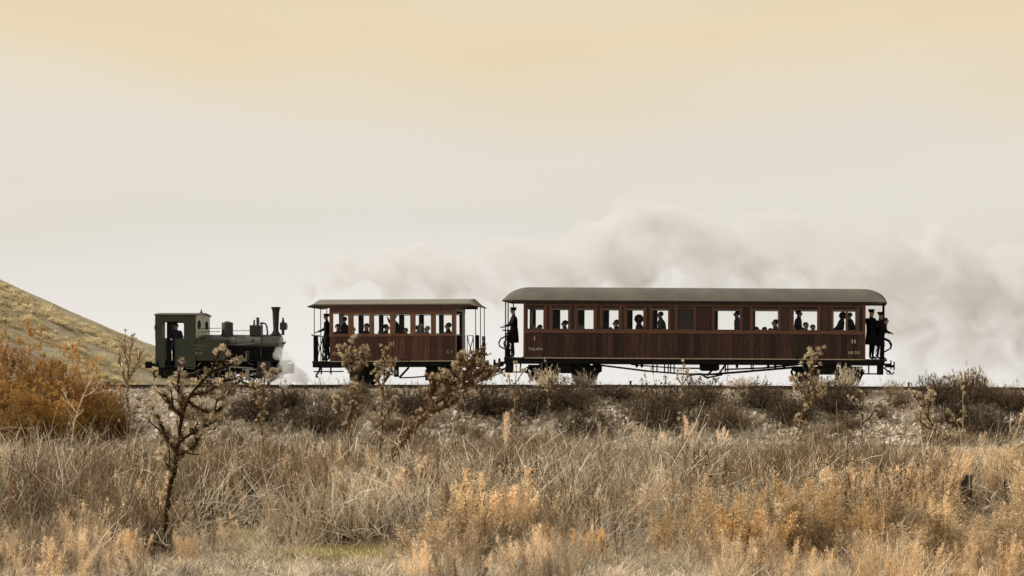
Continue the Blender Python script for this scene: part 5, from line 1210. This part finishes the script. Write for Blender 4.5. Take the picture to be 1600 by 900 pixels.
def thistle(y, paths, r0, label, seed, mat=None, leafm=None, hs=.045, leafy=1.0, nbr=10, blen=.35, depth=2, t_from=.35, sink=True, dead_leaf=.09, bang=(.35, .8), trunk=.5):
    """paths: main limbs as photograph points at depth y; finer branches grow from them and end in spiny heads"""
    rr = random.Random(seed); mat = mat or v_thst; sc = (y - CAM_Y) / FPX
    P = [[Vector(((px - PX0) * sc, y, PZ(py, y))) for px, py in p] for p in paths]
    base = P[0][0].copy(); g = float(gz(base.x, y))
    if sink: P[0].insert(0, Vector((base.x + (P[0][0] - P[0][1]).x * .3, y, g - .05))); base = P[0][0].copy()
    root = empty('thistle', base, label, 'thistle', 'dead thistles')
    stem = MB(); hp = []; lf = []
    def smooth(pts, jit):
        o_ = []
        for i in range(len(pts) - 1):
            a, b = pts[i], pts[i + 1]; n = max(2, int((b - a).length / .09))
            for k in range(n): o_.append(a.lerp(b, k / n) + Vector([rr.gauss(0, jit)] * 3) * .0 + Vector((rr.gauss(0, jit), rr.gauss(0, jit * 2), rr.gauss(0, jit * .5))))
        o_.append(pts[-1]); return o_
    def limb(pts, ra, rb, lvl):
        lk = (lambda t: 1.3 if t < trunk else .3) if lvl == 0 else (lambda t: .22)
        n = len(pts); rs_ = [ra + (rb - ra) * i / (n - 1) for i in range(n)]; stem.tube([p - base for p in pts], [q * rr.uniform(.8, 1.2) for q in rs_], 5 if lvl else 7)
        for i, p in enumerate(pts[:-1]):      # ragged dried wings and leaf scraps along the limb
            for k in range(int(rr.random() * 4.2 * leafy * lk(i / n))): lf.append((p.lerp(pts[i + 1], rr.random()), rs_[i], (pts[i + 1] - p).normalized(), 1. if lvl == 0 else .5))
        hp.append((pts[-1], (pts[-1] - pts[-2]).normalized(), 1.0))
    def grow(p, d, ln, r_, lvl):
        n = max(3, int(ln / .06)); pts = [p]; up = Vector((rr.gauss(0, .1), rr.gauss(0, .1), 1))
        for k in range(n):
            d = (d + up * .10 + Vector((rr.gauss(0, .09), rr.gauss(0, .09), rr.gauss(0, .05)))).normalized(); pts.append(pts[-1] + d * ln / n)
        limb(pts, r_, r_ * .55, lvl)
        if lvl < depth:
            for k in range(rr.choice((1, 2, 2, 3))):
                q = rr.randint(n // 3, n - 1); dd = (pts[q + 1] - pts[q]).normalized(); s = Vector((rr.gauss(0, 1), rr.gauss(0, 1), rr.uniform(-.1, .6))).normalized(); grow(pts[q], (dd + s * .75).normalized(), ln * rr.uniform(.35, .6), r_ * .6, lvl + 1)
        elif rr.random() < .5: 
            q = rr.randint(1, n - 1); s = Vector((rr.gauss(0, 1), rr.gauss(0, 1), rr.uniform(0, .6))).normalized(); hp.append((pts[q] + s * .03, s, .8))
    for ip, p in enumerate(P):
        pts = smooth(p, .008); ra = r0 if ip == 0 else min(r0 * .55, .022); limb(pts, ra, min(r0 * .35, .014) if ip == 0 else .010, 0)
        m = nbr if ip == 0 else max(2, int(nbr * .45)); tf = t_from if ip == 0 else .3
        for k in range(m):
            t = tf + (1 - tf) * (k + rr.random()) / m; q = min(len(pts) - 2, int(t * (len(pts) - 1))); dd = (pts[q + 1] - pts[q]).normalized()
            a = rr.uniform(0, 6.28); perp = dd.orthogonal().normalized(); perp = (perp * math.cos(a) + dd.cross(perp) * math.sin(a)); ang = rr.uniform(*bang)
            grow(pts[q], (dd * math.cos(ang) + perp * math.sin(ang)).normalized(), blen * rr.uniform(.6, 1.2) * (1.15 - .5 * t), min(r0 * .34, .011), 1)
    me = stem.mesh('stem'); a = me.attributes.new('tip', 'FLOAT', 'POINT'); link('stem', me, mat, root)
    vs, fs, tp = [], [], []
    for p, r_, d, kk in lf:
        perp = d.orthogonal().normalized(); an = rr.uniform(0, 6.28); s = perp * math.cos(an) + d.cross(perp) * math.sin(an); ln = kk * dead_leaf * rr.uniform(.3, 1.1); w = d * ln * rr.uniform(.2, .5); q = p - base + s * r_ * .7
        side = s.cross(d) * ln * rr.uniform(-.3, .3); n = len(vs); u_ = Vector((0, 0, ln * rr.uniform(-.1, .55))); vs += [q - w * .8, q + s * ln * .5 - w * .3 + side, q + s * ln * rr.uniform(.7, 1) + side * 1.5 + u_, q + w * .8]; fs.append((n, n + 1, n + 2, n + 3)); tp += [0, rr.random() * .5, rr.random(), .1]
    if vs:
        me = bpy.data.meshes.new('dried_leaves'); me.from_pydata([tuple(v) for v in vs], [], fs); a = me.attributes.new('tip', 'FLOAT', 'POINT'); a.data.foreach_set('value', tp); o = link('dried_leaves', me, leafm or v_thst, root); o['kind'] = 'stuff'
    hp = hp[:290]
    for p, d, k in hp:
        o = bpy.data.objects.new('seed_head', heads[rr.randint(0, 4)]); COL.objects.link(o); o.parent = root; o.location = p - base + d * hs * .3
        o.rotation_euler = d.to_track_quat('Z', 'Y').to_euler(); o.scale = (hs * k * rr.uniform(.8, 1.2),) * 3
    return root
thistle(-55.0, [[(252, 898), (256, 840), (262, 790), (272, 740), (278, 700), (284, 660), (290, 630), (312, 600), (332, 575), (344, 548)],
                [(276, 705), (262, 690), (252, 668), (246, 648)], [(281, 690), (300, 678), (318, 668), (330, 660)], [(279, 712), (296, 704), (306, 692), (309, 684)], [(286, 645), (283, 625), (279, 605), (281, 585)],
                [(300, 617), (322, 612), (345, 600), (362, 588)], [(318, 592), (330, 580), (352, 575), (366, 566)], [(270, 735), (262, 728), (255, 715)], [(286, 650), (270, 640), (262, 628), (256, 615)], [(294, 625), (310, 640), (335, 645), (352, 632)]],
        .038, 'tallest dead thistle with thick shaggy trunk, left foreground in front of the locomotive', 1, v_thbr, hs=.068, leafy=6.5, nbr=9, blen=.26, depth=1, t_from=.5, dead_leaf=.075, trunk=.56)
thistle(-38.5, [[(414, 712), (412, 690), (408, 660), (411, 630), (413, 600), (412, 572)], [(411, 640), (400, 622), (398, 600)], [(412, 612), (422, 596), (427, 580)]],
        .028, 'slim dark thistle in front of the smokebox of the locomotive', 2, v_thdk, v_thdk, .052, 3.2, 42, .19, 1, .05, trunk=1, dead_leaf=.06)
thistle(-39.0, [[(546, 705), (547, 680), (548, 650), (553, 610), (552, 570), (550, 530)], [(552, 590), (540, 565), (536, 545)], [(552, 600), (566, 570), (569, 548)], [(549, 660), (530, 640), (524, 620)]],
        .032, 'broad golden thistle in front of the left half of the small carriage', 3, v_thdk, None, .055, 3.2, 56, .23, 1, .05, trunk=1, bang=(.3, .6), dead_leaf=.055)
thistle(-39.5, [[(594, 700), (597, 680), (597, 650), (597, 620), (600, 590), (602, 545)], [(598, 610), (589, 590), (592, 570)], [(599, 600), (612, 580), (614, 566)], [(597, 655), (610, 640), (616, 628)]],
        .026, 'narrow golden thistle right of the broad one, in front of the small carriage', 4, v_thdk, None, .052, 3.0, 42, .19, 1, .05, trunk=1, bang=(.3, .6), dead_leaf=.055)
thistle(-45.0, [[(596, 742), (612, 712), (634, 684), (655, 660), (676, 636), (700, 610), (722, 588), (752, 566)], [(690, 622), (706, 608), (735, 600), (772, 584)], [(668, 646), (690, 640), (712, 622), (728, 618)], [(700, 612), (706, 592), (716, 572), (726, 558)],
                [(676, 636), (672, 618), (680, 600), (690, 590)], [(712, 598), (730, 590), (750, 582), (776, 578)], [(720, 590), (738, 572), (744, 556), (756, 552)]],
        .055, 'large dead thistle leaning far to the right in front of the gap between the carriages', 5, v_thbr, v_thbr, .052, 9, 60, .28, 1, .04, sink=True, trunk=.6, dead_leaf=.09, bang=(.3, .7))
thistle(-28.0, [[(199, 650), (199, 620), (200, 590), (202, 560), (206, 528)], [(200, 606), (190, 580), (186, 560)], [(200, 596), (212, 572), (220, 552)], [(200, 575), (196, 550), (194, 530)]],
        .032, 'upright candelabra thistle on the left, standing clear of the hill', 6, v_thdk, None, .065, .9, 16, .42, 1, .2, dead_leaf=.08, bang=(.35, .6))
thistle(-31.5, [[(1067, 672), (1068, 640), (1066, 610), (1068, 590), (1067, 566)], [(1067, 606), (1060, 592), (1059, 580)], [(1067, 600), (1074, 590), (1076, 578)]],
        .020, 'slender thistle with few heads in front of the middle of the long coach', 7, v_thdk, None, .07, .9, 8, .16, 1, .3, dead_leaf=.07)
thistle(-31.0, [[(1250, 700), (1250, 670), (1254, 640), (1262, 612), (1270, 585), (1279, 548)], [(1260, 620), (1248, 605), (1244, 592)], [(1266, 600), (1264, 575), (1268, 556)], [(1256, 635), (1276, 620), (1286, 604)]],
        .026, 'bushy pale thistle in front of the rear bogie of the long coach', 8, v_thdk, None, .075, 1.8, 28, .30, 1, .15, dead_leaf=.07)
thistle(-31.5, [[(801, 668), (803, 640), (805, 610), (806, 590), (807, 568)], [(804, 612), (797, 600), (795, 590)], [(805, 600), (812, 590), (816, 580)]],
        .018, 'small thistle in front of the left platform of the long coach', 9, v_thdk, None, .065, .8, 8, .18, 1, .35, dead_leaf=.06)
thistle(-33.0, [[(1346, 700), (1347, 670), (1348, 640), (1350, 618)], [(1348, 650), (1338, 632), (1334, 622)], [(1347, 664), (1362, 648), (1370, 640)]],
        .022, 'short thistle on the right, below the rear coach platform', 10, v_thdk, None, .05, .8, 8, .22, 1, .3)
thistle(-36.0, [[(1484, 742), (1480, 715), (1470, 690), (1455, 660), (1440, 636), (1428, 618)], [(1474, 700), (1486, 680), (1490, 655)], [(1462, 672), (1448, 668), (1434, 652)], [(1450, 650), (1452, 632), (1460, 618)]],
        .03, 'thistle leaning left near the right side, with pale leaf scraps at its foot', 11, v_thdk, None, .06, 3.0, 14, .30, 2, .25, dead_leaf=.11)
thistle(-34.0, [[(1506, 690), (1505, 660), (1504, 632), (1505, 606)]], .018, 'thin pale thistle in front of the tall crest bush', 12, v_thst, None, .05, 1.2, 8, .18, 1, .3)
thistle(-36.0, [[(1560, 740), (1575, 705), (1590, 670), (1600, 640)], [(1574, 706), (1590, 700), (1606, 690)]], .024, 'thistle leaning right at the right edge, in front of the large dark shrub', 13, v_thst, None, .05, 1.2, 10, .26, 1, .25)
thistle(-33.0, [[(112, 690), (116, 660), (124, 632), (138, 600), (150, 572)], [(120, 645), (108, 630), (100, 612)], [(128, 622), (146, 612), (158, 596)]], .02, 'pale thin thistle in front of the rust coloured tamarisks', 14, v_twig, None, .05, .6, 8, .25, 1, .3)
thistle(-33.0, [[(734, 700), (735, 670), (738, 645)], [(735, 680), (742, 665), (745, 650)]], .018, 'short pale thistle stalk right of the leaning thistle', 15, v_thst, None, .045, .8, 5, .2, 1, .3)
thistle(-32.0, [[(853, 690), (853, 660), (856, 632), (855, 612)]], .012, 'thin stalk on the bank below the front bogie', 16, v_thst, None, .05, .4, 4, .14, 1, .4)

# ------------------------------------------------------------------ small track side things
for px, py0, y, hgt, lab in ((985.2, 603, -1.5, .18, 'short dark marker stake by the rail under the long coach'), (1420, 606, -1.5, .19, 'short dark marker stake by the rail just right of the coach end')):
    x = PX(px, y); z0 = float(gz(x, y)); top = PZ(596.5 if px < 1000 else 599, y)
    MB().box(-.035, .035, -.03, .03, -.05, top - z0).box(-.055, .055, -.045, .045, top - z0, top - z0 + .03).build('marker_stake', sleeperm if False else black, None).location = (x, y, z0)
    tag(COL.objects[-1], lab, 'stake', 'marker stakes beside the rail')
postm = pbr('dark_timber', (.030, .023, .022), .8, 0, .35, 6)
for px, py, w, h, y, lab in ((1509.5, 742, 19, 19, -43.0, 'dark squared timber post stub in the golden grass, left of two'), (1576, 750, 17, 18, -43.0, 'dark squared timber post stub near the right edge, right of two')):
    sc = (y - CAM_Y) / FPX; x = (px - PX0) * sc; top = PZ(py, y); g = float(gz(x, y)); ww = w * sc / 2
    b = MB(); b.prism([(-ww * .78, g - top - .1), (-ww, 0), (ww, 0), (ww * .85, g - top - .1)], -ww, ww); o = b.build('timber_post', postm, None, bevel=.012); o.location = (x, y, top); tag(o, lab, 'post', 'dark post stubs in the field')

# ------------------------------------------------------------------ smoke and steam: closed billowing hulls filled with even pale scattering
def billow(name, pts, label, cat, dens, seed, col=(.96, .95, .93), vox=.22, spread=(.55, .5), per=7, zc=None):
    r = random.Random(seed); bm = bmesh.new()
    for (px, py, rp, y, lump) in pts:
        sc = (y - CAM_Y) / FPX
        for k in range(per):
            a = r.uniform(0, 6.28); q = r.random() ** .5; rad = rp * sc * r.uniform(.38, .72) * lump
            c = Vector(((px - PX0) * sc + math.cos(a) * q * rp * sc * spread[0] * 1.1, y + r.gauss(0, rp * sc * .35), PZ(py, y) + math.sin(a) * q * rp * sc * spread[1]))
            bmesh.ops.create_icosphere(bm, subdivisions=2, radius=rad, matrix=Matrix.Translation(c))
    me = bpy.data.meshes.new(name); bm.to_mesh(me); bm.free()
    o = link(name, me); md = o.modifiers.new('r', 'REMESH'); md.mode = 'VOXEL'; md.voxel_size = vox
    for s_, st in ((1.4, .55), (.5, .2)):
        tx = bpy.data.textures.new(name + str(s_), 'CLOUDS'); tx.noise_scale = s_ * vox / .22; tx.noise_depth = 2
        d = o.modifiers.new('d', 'DISPLACE'); d.texture = tx; d.texture_coords = 'LOCAL'; d.strength = st * vox / .22; d.mid_level = .5
    dg = bpy.context.evaluated_depsgraph_get(); m2 = bpy.data.meshes.new_from_object(o.evaluated_get(dg)); o.modifiers.clear(); o.data = m2
    m, t = new_mat(name); ou = N(t, 'ShaderNodeOutputMaterial'); v = N(t, 'ShaderNodeVolumePrincipled'); v.inputs['Color'].default_value = (*col, 1); v.inputs['Density'].default_value = dens; v.inputs['Anisotropy'].default_value = .1
    L(t, v.outputs[0], ou.inputs['Volume']); m2.materials.clear(); m2.materials.append(m); tag(o, label, cat, kind='stuff'); return o
YS = 7.0
plume_pts = [(438, 472, 7, .3, 1), (452, 464, 10, 1.5, 1), (474, 453, 20, 3, 1), (508, 438, 30, 5, 1), (550, 428, 40, YS, 1), (600, 428, 42, YS, 1), (650, 424, 48, YS, 1), (700, 424, 50, YS, 1), (745, 428, 48, YS, 1), (790, 412, 50, YS, 1), (840, 392, 62, YS, 1), (890, 400, 60, YS, 1), (940, 388, 64, YS, 1), (985, 372, 64, YS, 1), (1030, 362, 62, YS, 1), (1080, 378, 62, YS, 1),
    (1130, 398, 60, YS, 1), (1180, 385, 60, YS, 1), (1230, 382, 62, YS, 1), (1290, 392, 62, YS, 1), (1350, 402, 62, YS, 1), (1410, 420, 70, YS, 1), (1470, 368, 52, YS, 1), (1480, 440, 80, YS, 1), (1560, 450, 76, YS, 1), (1430, 500, 66, YS, 1), (1520, 520, 66, YS, 1), (1600, 510, 80, YS, 1), (1610, 430, 60, YS, 1), (1700, 470, 90, YS, 1), (1440, 535, 50, YS, 1), (1500, 555, 50, YS, 1), (1570, 565, 54, YS, 1), (1640, 570, 60, YS, 1), (1400, 515, 40, YS, 1), (1430, 575, 40, YS, 1), (1520, 590, 40, YS, 1),
    (900, 445, 40, YS, 1), (1000, 440, 44, YS, 1), (1100, 452, 40, YS, 1), (1200, 446, 44, YS, 1), (1300, 460, 44, YS, 1), (1380, 480, 50, YS, 1), (620, 455, 30, YS, 1), (700, 460, 30, YS, 1), (780, 455, 34, YS, 1)]
pl = billow('smoke_plume', plume_pts, 'pale smoke plume drifting behind and above the carriages', 'smoke', .42, 3, (.86, .865, .875))
m = MATS['smoke_plume']; t = m.node_tree; v = [n for n in t.nodes if n.type == 'PRINCIPLED_VOLUME'][0]; tcn = N(t, 'ShaderNodeTexCoord').outputs['Object']
nz = noise(t, mapping(t, tcn, (1, .6, 1.25)), .62, 5, .62, .6)
sxn = N(t, 'ShaderNodeSeparateXYZ'); L(t, tcn, sxn.inputs[0]); mrn = N(t, 'ShaderNodeMapRange'); L(t, sxn.outputs[0], mrn.inputs[0])
mrn.inputs[1].default_value = -22; mrn.inputs[2].default_value = -11; mrn.inputs[3].default_value = 2.0; mrn.inputs[4].default_value = 1.0      # thicker near the chimney
L(t, math_(t, 'MULTIPLY', ramp(t, nz, [(.36, (.06,) * 3), (.50, (.34,) * 3), (.66, (1.0,) * 3)]).outputs[0], mrn.outputs[0]), v.inputs['Density'])
mrz = N(t, 'ShaderNodeMapRange'); L(t, sxn.outputs[2], mrz.inputs[0]); mrz.inputs[1].default_value = -.5; mrz.inputs[2].default_value = 4.5; mrz.inputs[3].default_value = .12; mrz.inputs[4].default_value = 1.0      # thins out toward the ground
L(t, math_(t, 'MULTIPLY', v.inputs['Density'].links[0].from_socket, mrz.outputs[0]), v.inputs['Density'])
SC.cycles.volume_step_rate = 1.0; SC.cycles.volume_max_steps = 96
billow('steam_cloud', [(436, 552, 12, -.9, 1), (446, 572, 17, -1.1, 1), (460, 584, 18, -1.2, 1), (476, 592, 14, -1.0, 1), (438, 595, 14, -1.2, 1), (424, 590, 9, -1.2, 1)],
       'white steam gushing round the front wheels of the locomotive', 'steam', 1.6, 5, (.98, .98, .98), .07)
